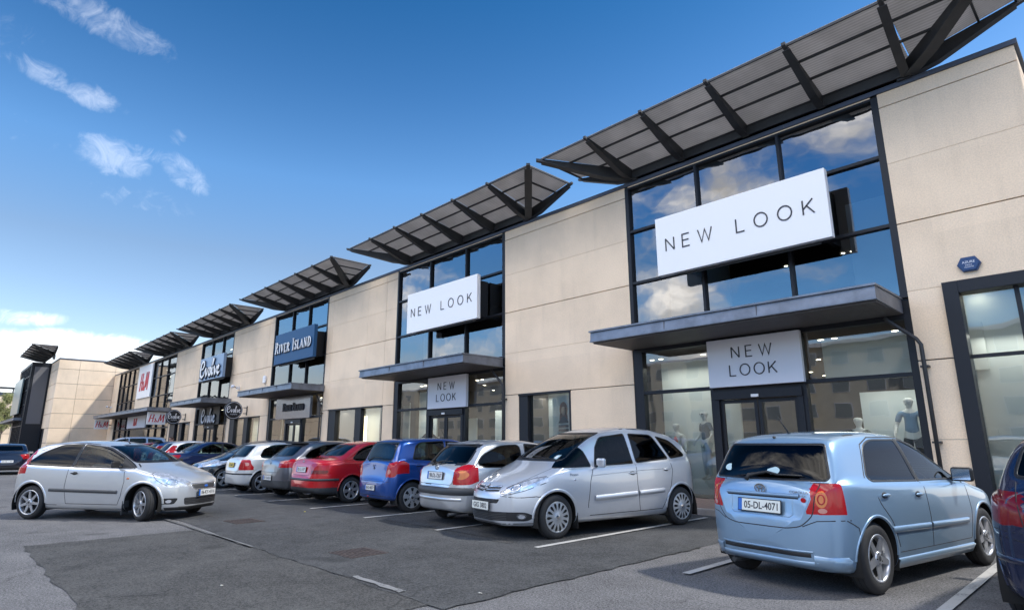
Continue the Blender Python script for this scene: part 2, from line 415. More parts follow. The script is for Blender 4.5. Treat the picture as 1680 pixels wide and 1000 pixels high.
M['kerb'] = mat('kerb_concrete', (.28, .26, .24), .85, var=.2)
M['faded2'] = worn_paint('half_worn_line_paint', (.20, .20, .20), (.05, .05, .05))
# ---------------------------------------------------------------- cars
M['tyre'] = mat('tyre_rubber', (.018, .018, .019), .75, bump=.3, bscale=90)
M['rim'] = mat('alloy', (.50, .51, .53), .32, .75)
M['cap'] = mat('wheel_trim', (.42, .43, .44), .38, .5)
M['well'] = mat('wheel_well', (.006, .006, .006), .9)
M['gap'] = mat('shut_line', (.012, .012, .014), .6)
M['rubber'] = mat('window_seal', (.010, .010, .011), .4)
M['grey'] = mat('trim_plastic', (.045, .047, .05), .5)
M['autoglass'] = glassmat('car_glass', (.34, .41, .39), 1.36)
M['autodark'] = glassmat('car_glass_tinted', (.045, .05, .055), 1.30)
M['tail'] = mat('red_lens', (.36, .006, .010), .2, coat=.4, spec=.3)
M['taildark'] = mat('red_lens_dark', (.14, .004, .008), .2, coat=.4, spec=.3)
M['amber'] = mat('amber_lens', (.55, .16, .04), .2, coat=.4, spec=.3)
M['clear'] = mat('clear_lens', (.62, .63, .66), .12, .55, coat=1, var=.35, vscale=14)
M['pinklens'] = mat('pale_lens', (.50, .22, .18), .2, coat=.4)
M['chrome'] = mat('chrome', (.75, .76, .78), .12, 1.0)
M['plate'] = mat('plate_white', (.62, .63, .62), .4)
M['platelit'] = mat('plate_sunlit', (.66, .68, .63), .4)  # plate white made lighter, sunlight put into its colour
M['plateblue'] = mat('plate_blue', (.02, .12, .45), .4)
M['plateyel'] = mat('plate_yellow', (.62, .48, .08), .4)
M['seat'] = mat('seat_fabric', (.035, .036, .04), .85)
M['beigeseat'] = mat('seat_light', (.12, .12, .12), .85)
M['sticker'] = mat('sticker', (.45, .60, .62), .4)
M['skin'] = mat('skin', (.52, .32, .24), .6)
M['hairblond'] = mat('hair_fair', (.42, .27, .13), .7)

def pchip(P):
    xs = [p[0] for p in P]; ys = [p[1] for p in P]
    if xs[0] > xs[-1]: xs = xs[::-1]; ys = ys[::-1]
    n = len(xs); h = [xs[i+1]-xs[i] for i in range(n-1)]; d = [(ys[i+1]-ys[i])/h[i] for i in range(n-1)]
    m = [0]*n; m[0] = d[0]; m[-1] = d[-1]
    for i in range(1, n-1):
        if d[i-1]*d[i] <= 0: m[i] = 0
        else:
            w1 = 2*h[i]+h[i-1]; w2 = h[i]+2*h[i-1]; m[i] = (w1+w2)/(w1/d[i-1]+w2/d[i])
    def f(x):
        if x <= xs[0]: return ys[0]
        if x >= xs[-1]: return ys[-1]
        i = 0
        while x > xs[i+1]: i += 1
        t = (x-xs[i])/h[i]
        return (2*t**3-3*t*t+1)*ys[i]+(t**3-2*t*t+t)*h[i]*m[i]+(-2*t**3+3*t*t)*ys[i+1]+(t**3-t*t)*h[i]*m[i+1]
    return f
def rnd(poly, r=.04, n=3):
    """round the corners of a polygon"""
    out = []; N = len(poly)
    for i in range(N):
        p = Vector(poly[i][:2]); a = Vector(poly[i-1][:2]); b = Vector(poly[(i+1) % N][:2])
        ra = min(r, (a-p).length*.45, (b-p).length*.45) if len(poly[i]) < 3 else min(poly[i][2], (a-p).length*.48, (b-p).length*.48)
        p1 = p+(a-p).normalized()*ra; p2 = p+(b-p).normalized()*ra
        for k in range(n+1):
            t = k/n; q = p1*(1-t)**2+p*2*t*(1-t)+p2*t*t; out.append((q.x, q.y))
    return out
def inside(p, poly):
    x, y = p; c = False; j = len(poly)-1
    for i in range(len(poly)):
        xi, yi = poly[i]; xj, yj = poly[j]
        if (yi > y) != (yj > y) and x < (xj-xi)*(y-yi)/(yj-yi+1e-12)+xi: c = not c
        j = i
    return c

class Car:
    def __init__(s, sp, P):
        s.sp = sp; s.P = P            # P: paint material
        s.xf, s.xr = sp['xf'], sp['xr']; s.wb = sp['wb']; s.R = sp.get('R', .305)
        s.loft()
    def section(s, x):
        sp = s.sp; W = sp['w']/2
        ef, er, pf, pr = sp.get('ef', .75), sp.get('er', .45), sp.get('pf', 2.6), sp.get('pr', 3.2)
        def pl(x, e, p, edge):      # plan-view rounding towards one end
            t = 1-abs(edge-x)/e
            return (1-max(0, t)**p)**(1/p) if t > 0 else 1
        k = min(pl(x, ef, pf, s.xf), 1)*min(pl(x, er, pr, s.xr), 1)
        tap = 1-sp.get('taper', .05)*max(0, (x-0)/s.xf)**2-sp.get('rtaper', .05)*max(0, x/s.xr)**2
        w = max(W*k*tap, .02)
        zt = s.ft(x); zb = min(s.fb(x), zt-.02); zs = min(s.fs(x), zb+.86*(zt-zb)); H = zs-zb
        dz = abs(s.ft(x+.02)-s.ft(x-.02))/.04
        c = min(sp.get('crown', .045)+sp.get('bow', .11)*min(dz, 1.3), .34*(zt-zb))
        zr = max(zt-c, zs+.02*(zt-zs)); gh = max(zr-zs, 0)
        sh = sp.get('sh', .055)*w/W
        wg = w*.965-sh*min(1, gh/.12+.25)
        wr = wg-gh*sp.get('tumble', .33); wr = max(wr, w*.3)
        c = zt-zr
        return [(0, zb), (w*.5, zb), (w*.80, zb), (w*.93, zb+.03*H), (w*.965, zb+.12*H), (w*.985, zb+.28*H), (w, zb+.46*H), (w*1.0, zb+.62*H),
                (w*.992, zb+.80*H), (w*.975, zb+.93*H), (w*.965, zs), (wg, zs+.012*min(1, gh/.1)), (wg+(wr-wg)*.33+.010, zs+gh*.33), (wg+(wr-wg)*.66+.010, zs+gh*.66),
                (wr, zr), (wr*.90, zr+.36*c), (wr*.72, zr+.66*c), (wr*.42, zr+.90*c), (0, zt)]
    def loft(s):
        sp = s.sp; s.ft = pchip(sp['top']); s.fb = pchip(sp['bot']); s.fs = pchip(sp['belt'])
        L = s.xf-s.xr
        xs = set([s.xr+L*i/84 for i in range(85)])
        for d in (.003, .008, .016, .028, .045, .065, .09, .12, .16, .2): xs |= {s.xf-d, s.xr+d}
        xs = sorted(xs); xs[0] += .0006; xs[-1] -= .0006
        rings = []
        for x in xs:
            q = s.section(x); pts = []
            for a, b in zip(q, q[1:]):          # two pieces a segment
                pts += [a, ((a[0]+b[0])/2, (a[1]+b[1])/2)]
            pts.append(q[-1])
            for it in range(2):
                p2 = pts[:]
                for i in range(1, len(pts)-1):
                    p2[i] = (pts[i][0]*.5+(pts[i-1][0]+pts[i+1][0])*.25, pts[i][1]*.5+(pts[i-1][1]+pts[i+1][1])*.25)
                pts = p2
            rings.append(pts)
        # smooth lengthwise a little, keeping the ends
        for it in range(sp.get('lsm', 1)):
            r2 = [r[:] for r in rings]
            for i in range(2, len(rings)-2):
                if xs[i]-xs[i-1] > .03:
                    for j in range(len(rings[0])):
                        r2[i][j] = tuple(rings[i][j][k]*.6+(rings[i-1][j][k]+rings[i+1][j][k])*.2 for k in (0, 1))
            rings = r2
        bm = s.bm = bmesh.new(); n = len(rings[0]); V = []
        for x, r in zip(xs, rings):
            ring = [bm.verts.new((x, p[0], p[1])) for p in r]
            ring += [bm.verts.new((x, -p[0], p[1])) for p in r[-2:0:-1]]
            V.append(ring)
        m = len(V[0])
        for a, b in zip(V, V[1:]):
            for j in range(m): bm.faces.new((a[j], b[j], b[(j+1) % m], a[(j+1) % m]))
        bm.faces.new(V[0]); bm.faces.new(V[-1][::-1])
        bmesh.ops.recalc_face_normals(bm, faces=bm.faces)
        bm.normal_update()
        s.nl = bm.verts.layers.float_vector.new('nn'); s.part = bm.faces.layers.int.new('part')
        for v in bm.verts: v[s.nl] = v.normal
        s.bvh = BVHTree.FromBMesh(bm)
        s.names = {0: 'body'}; s.mats = [s.P]
        for f in bm.faces: f.smooth = True
        s.ext = MB(); s.extra = []
    def mi(s, m):
        if m not in s.mats: s.mats.append(m)
        return s.mats.index(m)
    VIEW = {'side': ('x', 'z', 'y'), 'front': ('y', 'z', 'x'), 'rear': ('y', 'z', 'x'), 'top': ('x', 'y', 'z')}
    def cut(s, part, poly, view, m, side=1, rng=None, thr=.12, delete=False):
        """cut the outline poly out of the skin, seen from one side, into a part"""
        bm = s.bm; ia, ib, ic = [{'x': 0, 'y': 1, 'z': 2}[c] for c in s.VIEW[view]]
        sg = {'side': side, 'front': 1, 'rear': -1, 'top': 1}[view]
        if view in ('front', 'rear') and side == -1: poly = [(-a, b) for a, b in poly][::-1]
        a0 = min(p[0] for p in poly)-.01; a1 = max(p[0] for p in poly)+.01; b0 = min(p[1] for p in poly)-.01; b1 = max(p[1] for p in poly)+.01
        def ok(f):
            if delete:
                if f.calc_center_median().y*side < s.sp['w']/2-.30: return False
            elif f.normal[ic]*sg < thr: return False
            A = [v.co[ia] for v in f.verts]; B = [v.co[ib] for v in f.verts]
            if max(A) < a0 or min(A) > a1 or max(B) < b0 or min(B) > b1: return False
            if rng:
                C = f.calc_center_median()[0 if view != 'side' else 0]
                if not (rng[0] <= C <= rng[1]): return False
            return True
        bm.normal_update()
        cand = [f for f in bm.faces if ok(f)]
        for i in range(len(poly)):
            p, q = poly[i], poly[(i+1) % len(poly)]
            d = (q[0]-p[0], q[1]-p[1]); l = sqrt(d[0]**2+d[1]**2)
            if l < 1e-5: continue
            co = Vector((0, 0, 0)); co[ia] = p[0]; co[ib] = p[1]; no = Vector((0, 0, 0)); no[ia] = -d[1]/l; no[ib] = d[0]/l
            # only the faces near this edge need the knife
            m0, m1 = min(p[0], q[0])-.002, max(p[0], q[0])+.002; n0, n1 = min(p[1], q[1])-.002, max(p[1], q[1])+.002
            near = [f for f in cand if f.is_valid and not (max(v.co[ia] for v in f.verts) < m0 or min(v.co[ia] for v in f.verts) > m1 or max(v.co[ib] for v in f.verts) < n0 or min(v.co[ib] for v in f.verts) > n1)]
            if not near: continue
            g = list({v for f in near for v in f.verts})+list({e for f in near for e in f.edges})+near
            r = bmesh.ops.bisect_plane(bm, geom=g, plane_co=co, plane_no=no, dist=1e-6)
            cs = set(f for f in cand if f.is_valid); cs |= {e for e in r['geom'] if isinstance(e, bmesh.types.BMFace) and e.is_valid}
            cand = list(cs)
        sel = [f for f in cand if f.is_valid and inside((f.calc_center_median()[ia], f.calc_center_median()[ib]), poly)]
        if delete: bmesh.ops.delete(bm, geom=sel, context='FACES'); return
        key = (part, side) if view == 'side' or part.endswith('light') or part.startswith('side') or part in ('door_window', 'fog_lamp') else (part, 0)
        k = next((a for a, b in s.names.items() if b == key), None)
        if k is None: k = len(s.names); s.names[k] = key
        if part == 'body': k = 0
        im = s.mi(m)
        for f in sel: f[s.part] = k; f.material_index = im
    def both(s, part, poly, view, m, **kw):
        s.cut(part, poly, view, m, side=1, **kw); s.cut(part, poly, view, m, side=-1, **kw)
    def hit(s, a, b, view, side=1):
        if view == 'side': o, d = Vector((a, side*3, b)), Vector((0, -side, 0))
        elif view == 'front': o, d = Vector((5, a, b)), Vector((-1, 0, 0))
        elif view == 'rear': o, d = Vector((-5, a, b)), Vector((1, 0, 0))
        else: o, d = Vector((a, b, 5)), Vector((0, 0, -1))
        h = s.bvh.ray_cast(o, d)
        return (h[0], h[1]) if h[0] else (None, None)
    def ribbon(s, pts, view, w, m, t=.0015, side=1, closed=False, mb=None, step=.04, bias=0.0):
        mb = mb or s.ext; k = mb.mi(m)
        if view in ('front', 'rear') and side == -1: pts = [(-a, b) for a, b in pts]
        P = [Vector(p) for p in pts]; Q = []
        for i in range(len(P) if closed else len(P)-1):
            a, b = P[i], P[(i+1) % len(P)]; n = max(1, int((b-a).length/step))
            Q += [a+(b-a)*j/n for j in range(n)]
        if not closed: Q.append(P[-1])
        N = len(Q); rows = []
        for i, q in enumerate(Q):
            a = Q[i-1] if (closed or i) else q; b = Q[(i+1) % N] if (closed or i < N-1) else q
            d = (b-a)
            if d.length < 1e-9: continue
            d.normalize(); nr = Vector((-d.y, d.x)); row = []
            for u, h in ((-.5, -.003), (-.38, t), (.38, t), (.5, -.003)):
                pp = q+nr*(w*u+bias); hp, hn = s.hit(pp.x, pp.y, view, side)
                if hp is None or abs(hn['xyz'.index(s.VIEW[view][2])]) < .22: row = None; break
                row.append(mb.bm.verts.new(hp+hn*h))
            rows.append(row)
        prs = list(zip(rows, rows[1:]))+([(rows[-1], rows[0])] if closed else [])
        for a, b in prs:
            if not a or not b: continue
            if (a[1].co-b[1].co).length > .25: continue
            for j in range(3):
                try: f = mb.bm.faces.new((a[j], b[j], b[j+1], a[j+1])); f.material_index = k; f.smooth = True
                except ValueError: pass
    def both_r(s, *a, **kw): s.ribbon(*a, side=1, **kw); s.ribbon(*a, side=-1, **kw)
    def window(s, poly, view, m, r=.035, part='door_window', seal=.022, **kw):
        q = rnd(poly, r)
        if view == 'side':
            s.both(part, q, view, m, **kw)
            if seal: s.both_r(q, view, seal, M['rubber'], t=.004, closed=True, step=.06)
        else:
            s.cut(part, q, view, m, **kw)
            if seal: s.ribbon(q, view, seal, M['rubber'], t=.004, closed=True, step=.06)
        return q
    def arches(s, lip=None, lipw=.03, gap=.05):
        Ra = s.R+gap
        for x0 in (s.wb/2, -s.wb/2):
            arc = [(x0+Ra*cos(a), s.R+Ra*sin(a)) for a in [pi*(-.08)+pi*1.16*i/22 for i in range(23)]]
            poly = arc+[(arc[-1][0], -.1), (arc[0][0], -.1)]
            for sd in (1, -1):
                s.cut('x', poly, 'side', s.P, side=sd, delete=True)
                a2 = [(x0+(Ra+lipw*.35)*cos(a), s.R+(Ra+lipw*.35)*sin(a)) for a in [pi*1.0*i/26 for i in range(27)]]
                s.ribbon(a2, 'side', lipw, lip or s.P, t=.008, side=sd, step=.05)
                k = s.ext.mi(M['well']); yo = s.sp['w']/2-.03; yi = s.sp['w']/2-.34
                rows = [[s.ext.bm.verts.new((p[0], sd*yo, p[1])), s.ext.bm.verts.new((p[0], sd*yi, p[1]))] for p in [(x0+(Ra+.012)*cos(a), s.R+(Ra+.012)*sin(a)) for a in [pi*(-.12)+pi*1.24*i/16 for i in range(17)]]]
                for a, b in zip(rows, rows[1:]):
                    f = s.ext.bm.faces.new((a[0], a[1], b[1], b[0])); f.material_index = k
                f = s.ext.bm.faces.new([r[1] for r in rows]); f.material_index = k
    def finish(s, root):
        """split the skin into its parts"""
        bm = s.bm
        groups = {}
        for f in bm.faces: groups.setdefault(f[s.part], []).append(f)
        res = {}
        for k, fs in groups.items():
            nm = s.names[k]; nm = nm if isinstance(nm, str) else nm[0]
            vi = {}; co = []; nr = []; polys = []; mi = []
            for f in fs:
                ids = []
                for v in f.verts:
                    if v not in vi: vi[v] = len(co); co.append(v.co.copy()); nr.append(v[s.nl].normalized())
                    ids.append(vi[v])
                polys.append(ids); mi.append(f.material_index)
            nskin = len(polys); nvs = len(co)
            if k == 0:      # seams, seals, lips and wheel wells belong to the body
                eb = s.ext.bm; eb.verts.index_update(); eb.normal_update()
                off = len(co)
                for v in eb.verts: co.append(v.co.copy()); nr.append(v.normal.copy())
                em = [s.mi(m) for m in s.ext.mats]
                for f in eb.faces: polys.append([off+v.index for v in f.verts]); mi.append(em[f.material_index])
            me = bpy.data.meshes.new(nm); me.from_pydata(co, [], polys)
            used = sorted(set(mi)); mp = {u: i for i, u in enumerate(used)}
            for u in used: me.materials.append(s.mats[u])
            me.polygons.foreach_set('material_index', [mp[i] for i in mi]); me.polygons.foreach_set('use_smooth', [True]*len(polys))
            me.update()
            nr = [n if n.length > .1 else Vector((0, 0, 1)) for n in nr]
            me.normals_split_custom_set_from_vertices(nr)
            o = link(nm, me, root); res.setdefault(nm, []).append(o)
        s.bm.free(); s.ext.bm.free()
        for nm, mb in s.extra: mb.build(nm, root)
        return res
    def add(s, nm):
        mb = MB(); s.extra.append((nm, mb)); return mb
    # --- small fittings
    def mirror(s, x, z, m=None, foot=None, size=(.07, .115, .075), sides=(1, -1)):
        for sd in sides:
            p, n = s.hit(x, z, 'side', sd)
            if p is None: continue
            mb = s.add('wing_mirror'); y = p.y+sd*.14
            mb.box(-size[0]*.5, size[0]*.5, -size[1], size[1], -size[2], size[2], m or s.P, .03, Matrix.Translation((x, y, z+.03)))
            mb.box(-size[0]*.5-.004, -size[0]*.5+.0, -size[1]*.8, size[1]*.8, -size[2]*.75, size[2]*.75, M['chrome'], 0, Matrix.Translation((x, y, z+.03)))
            mb.tube([(x+.02, p.y-sd*.02, z-.03), (x+.01, y-sd*.05, z-.01)], .022, foot or M['black'])
    def handle(s, x, z, m=None, sides=(1, -1), L=.085):
        for sd in sides:
            p, n = s.hit(x, z, 'side', sd)
            if p is None: continue
            mb = s.add('door_handle')
            mb.ball((x, p.y-sd*.004, z), (L*.8, .010, .034), M['gap'], 14)
            mb.ball((x, p.y+sd*.020, z+.006), (L, .013, .016), m or s.P, 14)
    def plate(s, view, z, txt, style='ie', w=.50, h=.11, tilt=0, y=0, off=.012):
        p, n = s.hit(y, z, view)
        mb = s.add('number_plate'); sg = 1 if view == 'front' else -1
        # viewer looks along -x at the front: its right is -y... keep text readable
        zt, zb_ = s.hit(y, z+h/2, view)[0], s.hit(y, z-h/2, view)[0]
        xo = (max if sg > 0 else min)(zt.x, zb_.x, p.x)+sg*off
        up = Vector(((zt.x-zb_.x)*.6, 0, h)).normalized()
        mt = frame_mtx((xo, y, z), (0, sg, 0), up)
        base = {'ie': M['plate'], 'sun': M['platelit'], 'yel': M['plateyel'], 'ni': M['platelit']}[style]
        mb.box(-w/2, w/2, -h/2, h/2, -.006, .004, base, 0, mt)
        mb.box(-w/2-.008, w/2+.008, -h/2-.008, h/2+.008, -.008, .002, M['black'], 0, mt)
        x0 = 0
        if style in ('ie', 'sun'): mb.box(-w/2, -w/2+.045, -h/2, h/2, -.005, .005, M['plateblue'], 0, mt); x0 = .022
        if txt: put_text(mb, txt, M['ink'], mt @ Matrix.Translation((x0, 0, .0055)), w=w*.80, h=h*.62, ext=.0008, bold=.012)
    def wheels(s, root, style, rimR=None, tw=.195, y=None, steer=0):
        rimR = rimR or s.R*.66; tr = (s.sp['w']/2-.035) if y is None else y
        for x in (s.wb/2, -s.wb/2):
            for sd in (1, -1):
                wm, rm = wheel_meshes(style, s.R, rimR, tw)
                o = link('wheel', wm, root, (x, sd*(tr-tw/2), s.R))
                o.rotation_euler = (0, random.uniform(0, 6) if 1 else 0, (0 if sd > 0 else pi)+(steer if x > 0 else 0))
                r = link('rim', rm, o)
    def interior(s, root, x0=.15, z=.42, rear=True, m=None, wheel_side=-1):
        m = m or M['seat']; w = s.sp['w']
        hz = s.sp.get('seatz', 0)
        def seat(x, y, ww, nm='seat'):
            mb = MB(); z0 = z+hz
            mb.box(x-.25, x+.25, y-ww/2, y+ww/2, z0-.12, z0+.04, m, .05)
            mt = Matrix.Translation((x-.27, y, z0)) @ Matrix.Rotation(radians(-16), 4, 'Y')
            mb.box(-.07, .07, -ww/2, ww/2, 0, .56, m, .05, mt)
            if ww < .7: mb.box(-.05, .05, -.12, .12, .60, .77, m, .04, mt)
            else:
                for yy in (-.36, .36): mb.box(-.05, .05, yy-.12, yy+.12, .55, .69, m, .03, mt)
            mb.build(nm, root)
        seat(x0, .36, .48); seat(x0, -.36, .48)
        if rear: seat(x0-.85, 0, 1.2, 'rear_seat')
        fl = MB(); fl.box(x0-1.55, x0+.75, -w/2+.2, w/2-.2, z-.14, z-.10, M['seat']); fl.box(x0+.62, x0+.86, -w/2+.17, w/2-.17, z+.15, z+.42, M['seat'], .04)
        fl.build('dashboard', root)
        st = MB(); c = Vector((x0+.48, wheel_side*.36, z+.42)); mt = Matrix.Translation(c) @ Matrix.Rotation(radians(-65), 4, 'Y')
        st.tube([mt @ Vector((.18*cos(a), .18*sin(a), 0)) for a in [2*pi*i/20 for i in range(21)]], .014, M['black'], 6)
        st.tube([mt @ Vector((-.17, 0, 0)), mt @ Vector((.17, 0, 0))], .016, M['black'], 6); st.build('steering_wheel', root)

_wm = {}
def wheel_meshes(style, R, r, tw):
    key = (style, R, r, tw)
    if key in _wm: return _wm[key]
    t = MB(); h = tw/2
    t.lathe([(r-.015, -h+.01), (r, -h+.005), (R-.05, -h-.003), (R-.022, -h+.012), (R-.004, -h+.035), (R, -h+.05), (R, h-.05), (R-.004, h-.035), (R-.022, h-.012), (R-.05, h+.003), (r+.01, h-.002), (r, h-.008), (r-.012, h-.02)], M['tyre'], 40)
    for i in range(3):       # tread grooves
        y = (i-1)*tw*.23
        t.lathe([(R+.0008, y-.004), (R+.0008, y+.004)], M['well'], 40)
    b = MB()
    b.lathe([(r+.006, h-.004), (r, h+.002), (r-.012, h-.002), (r-.020, h-.02), (r-.03, h-.07), (r-.035, -h+.02)], M['rim'] if style[0] == 'a' else M['cap'], 40)
    b.lathe([(r-.02, h-.075), (.001, h-.075)], M['well'], 32)
    kind, n = style[0], style[1]
    if kind == 'a':           # alloy spokes
        w0, w1, twin = style[2], style[3], style[4]
        for i in range(n):
            for dv in ((-twin, twin) if twin else (0,)):
                a = 2*pi*i/n+dv; mt = Matrix.Rotation(-a, 4, 'Y')
                pts = [(.03, -w0/2), (r-.012, -w1/2), (r-.012, w1/2), (.03, w0/2)]
                for (y0, y1, sc) in ((h-.030, h-.008, 1.0),):
                    vs = b.prism([(p[0], p[1]*sc) for p in pts], 'y', y0, y1, M['rim'])
                    for v in vs:
                        if v.co.x < .1: v.co.y -= .008
                        v.co = mt @ v.co
        b.lathe([(.062, h-.028), (.06, h-.008), (.045, h-.002), (.028, h-.001), (.001, h+.001)], M['rim'], 20)
        b.lathe([(.024, h+.0015), (.001, h+.003)], M['grey'], 16)
        for i in range(5):
            a = 2*pi*i/5+.3; b.ball((.046*cos(a), h-.003, .046*sin(a)), .007, M['well'], 6)
    else:                     # plastic trim with slots
        b.lathe([(r-.010, h-.004), (r-.05, h+.004), (r*.55, h+.008), (.055, h+.002), (.05, h+.008), (.03, h+.012), (.001, h+.013)], M['cap'], 40)
        for i in range(n):
            a = 2*pi*i/n; mt = Matrix.Rotation(-a, 4, 'Y')
            lo, hi, w = r*style[2], r*style[3], style[4]
            if style[5] == 'oval':
                pts = [(lo+(hi-lo)/2+(hi-lo)/2*cos(q), w*(.55+.45*cos(q))*sin(q)) for q in [2*pi*j/14 for j in range(14)]]
            else:
                pts = [(lo, -w*.25), (hi, -w), (hi+.008, 0), (hi, w), (lo, w*.25)]
            for v in b.prism(pts, 'y', h-.01, h+.0075+.001, M['well']):
                rr = sqrt(v.co.x**2+v.co.z**2)
                if v.co.y > h: v.co.y = h+.0055+.004*max(0, 1-abs(rr-r*.6)/(r*.4))
                v.co = mt @ v.co
        b.lathe([(.03, h+.0135), (.022, h+.0155), (.001, h+.016)], M['chrome'], 16)
    def fin(mb, nm):
        me = bpy.data.meshes.new(nm); bmesh.ops.recalc_face_normals(mb.bm, faces=mb.bm.faces); mb.bm.to_mesh(me); mb.bm.free()
        for m in mb.mats: me.materials.append(m)
        return me
    _wm[key] = (fin(t, 'wheel'), fin(b, 'rim')); return _wm[key]
def car_root(x, y, rz, label, cat='car', group=None, name='parked_car'):
    return empty(name, (x, y, 0), rz, label, cat, group)
# ---- the blue five-door hatchback
def car_blue5(x, y, rz):
    P = paint('paint_ice_blue', (.215, .33, .455), .45, .34)
    sp = dict(w=1.71, xf=2.16, xr=-2.03, wb=2.6, R=.315, er=.58, pr=2.7, ef=.8, pf=2.4, tumble=.38, bow=.12, rtaper=.04,
      top=[(2.16,.47),(2.13,.62),(2.0,.72),(1.6,.86),(1.15,.965),(1.0,1.01),(.62,1.20),(.25,1.375),(-.1,1.45),(-.6,1.475),(-1.2,1.455),(-1.58,1.41),(-1.66,1.37),(-1.86,1.02),(-1.94,.98),(-1.985,.72),(-2.02,.66),(-2.03,.47)],
      bot=[(2.16,.47),(2.12,.26),(2.0,.19),(1.3,.17),(-1.3,.17),(-1.75,.20),(-1.98,.26),(-2.03,.44)],
      belt=[(2.16,.50),(2.0,.66),(1.6,.80),(1.1,.885),(.6,.915),(-.6,.945),(-1.3,.975),(-1.7,.985),(-1.95,.90),(-2.03,.5)])
    c = Car(sp, P); root = car_root(x, y, rz, 'pale metallic blue five-door hatchback with amber-ringed red lamps, plate 05-DL-4071')
    c.arches(gap=.045)
    G = M['autoglass']; D = M['autodark']
    c.window([(.86,.955,.05),(.20,1.315,.05),(-.08,1.375,.04),(-.17,1.375,.02),(-.13,.965,.02)], 'side', G)
    c.window([(-.20,.965,.02),(-.235,1.375,.02),(-.80,1.375,.1),(-1.02,1.31,.1),(-1.22,1.03,.06),(-1.18,.99,.03)], 'side', D)
    c.both_r([(-.165,.955),(-.20,1.385)], 'side', .07, M['gap'], t=.005)
    c.window([(-.56,1.335),(.56,1.335),(.665,1.03,.06),(.64,1.005,.03),(-.64,1.005,.03),(-.665,1.03,.06)], 'rear', D, part='rear_window', rng=(-2.0,-1.5), thr=.02)
    c.window([(-.52,1.36),(.52,1.36),(.66,1.03),(-.66,1.03)], 'front', G, part='windscreen', rng=(.1,1.15), thr=.02, seal=.03)
    # rear lamps: squarish, wrapping round the corner
    lamp = rnd([(.52,.985),(.80,.985),(.90,.93),(.90,.72),(.58,.71),(.55,.83)], .03)
    for sd in (1, -1):
        c.cut('tail_light', lamp, 'rear', M['tail'], side=sd, rng=(-2.1,-1.72), thr=.02)
        c.cut('tail_light', rnd([(-1.98,.975),(-1.78,.965),(-1.75,.88),(-1.80,.72),(-2.0,.71)], .03), 'side', M['tail'], side=sd, thr=.3)
        c.cut('tail_light', [(.625+.045*cos(a), .845+.075*sin(a)) for a in [2*pi*i/16 for i in range(16)]], 'rear', M['amber'], side=sd, rng=(-2.1,-1.72), thr=.1)
        c.cut('tail_light', [(.63+.035*cos(a), .745+.022*sin(a)) for a in [2*pi*i/12 for i in range(12)]], 'rear', M['pinklens'], side=sd, rng=(-2.1,-1.72), thr=.1)
        c.ribbon([(.50,.985),(.80,.985)], 'rear', .008, M['gap'], side=sd)
        c.ribbon([(.625+.025*cos(a), .845+.042*sin(a)) for a in [2*pi*i/16 for i in range(16)]], 'rear', .012, M['tail'], t=.004, side=sd, closed=True)
    # tailgate shut line and number-plate recess
    tg = [(-.60,1.0),(-.55,.70),(-.44,.60),(-.30,.575),(.30,.575),(.44,.60),(.55,.70),(.60,1.0)]
    c.ribbon(rnd(tg, .05)[2:-2], 'rear', .011, M['gap'])
    c.cut('body', rnd([(-.42,.86),(.42,.86),(.40,.815),(-.40,.815)], .015), 'rear', P)
    c.ribbon([(-.43,.865),(.43,.865)], 'rear', .035, P, t=.014); c.ribbon([(-.42,.842),(.42,.842)], 'rear', .014, M['gap'], t=.003)
    c.ribbon([(-.36,.835),(-.36,.70),(-.33,.675),(.33,.675),(.36,.70),(.36,.835)], 'rear', .010, P, t=.004)
    c.plate('rear', .755, '05-DL-4071', 'sun', off=.014)
    mb = c.add('badge')
    p = c.hit(0, .915, 'rear')[0]; mt = frame_mtx((p.x-.012, 0, .915), (0,-1,0), (-.1,0,1))
    for rx, ry in ((.062,.042),(.022,.042),(.040,.018)):
        strokes(mb, [ell_pts(0, .016 if rx == .04 else 0, rx, ry)], M['chrome'], mt, .010, .006)
    put_text(mb, 'COROLLA', M['chrome'], frame_mtx((c.hit(-.43,.875,'rear')[0].x-.006, -.43,.90), (0,-1,0), (0,0,1)), w=.20, h=.022)
    put_text(mb, 'LINEA', M['chrome'], frame_mtx((c.hit(-.45,.85,'rear')[0].x-.006, -.46,.868), (0,-1,0), (0,0,1)), w=.10, h=.018)
    mb2 = c.add('sticker'); q = c.hit(-.465,.83,'rear')[0]; mt = frame_mtx((q.x-.005,-.475,.832), (0,-1,0), (0,0,1))
    mb2.prism([(.028*cos(a), .022*sin(a)) for a in [2*pi*i/14 for i in range(14)]], 'z', 0, .001, M['tail']); [setattr(v, 'co', mt @ v.co) for v in mb2.bm.verts]
    for (yy, zz, rx, ry) in ((.50,1.10,.055,.04),(-.08,1.08,.075,.045)):
        ms = c.add('window_sticker'); q, n = c.hit(yy, zz, 'rear')
        mt = frame_mtx(q+n*.002, (0,-1,0), (q-c.hit(yy, zz-.05, 'rear')[0])); ms.prism([(rx*cos(a), ry*sin(a)) for a in [2*pi*i/16 for i in range(16)]], 'z', 0, .001, M['sticker']); [setattr(v, 'co', mt @ v.co) for v in ms.bm.verts]
    # bumper step, dark slot and lower skirt
    c.ribbon([(-.84,.67),(-.58,.655),(-.45,.60)], 'rear', .010, M['gap']); c.ribbon([(.84,.67),(.58,.655),(.45,.60)], 'rear', .010, M['gap'])
    c.both_r([(-1.74,.665),(-1.62,.60),(-1.60,.50)], 'side', .012, M['gap'])
    c.ribbon([(-.50,.355),(.50,.355)], 'rear', .042, M['gap'], t=.003)
    c.ribbon([(-.52,.385),(.52,.385)], 'rear', .018, P, t=.010)
    sk = c.add('rear_skirt')
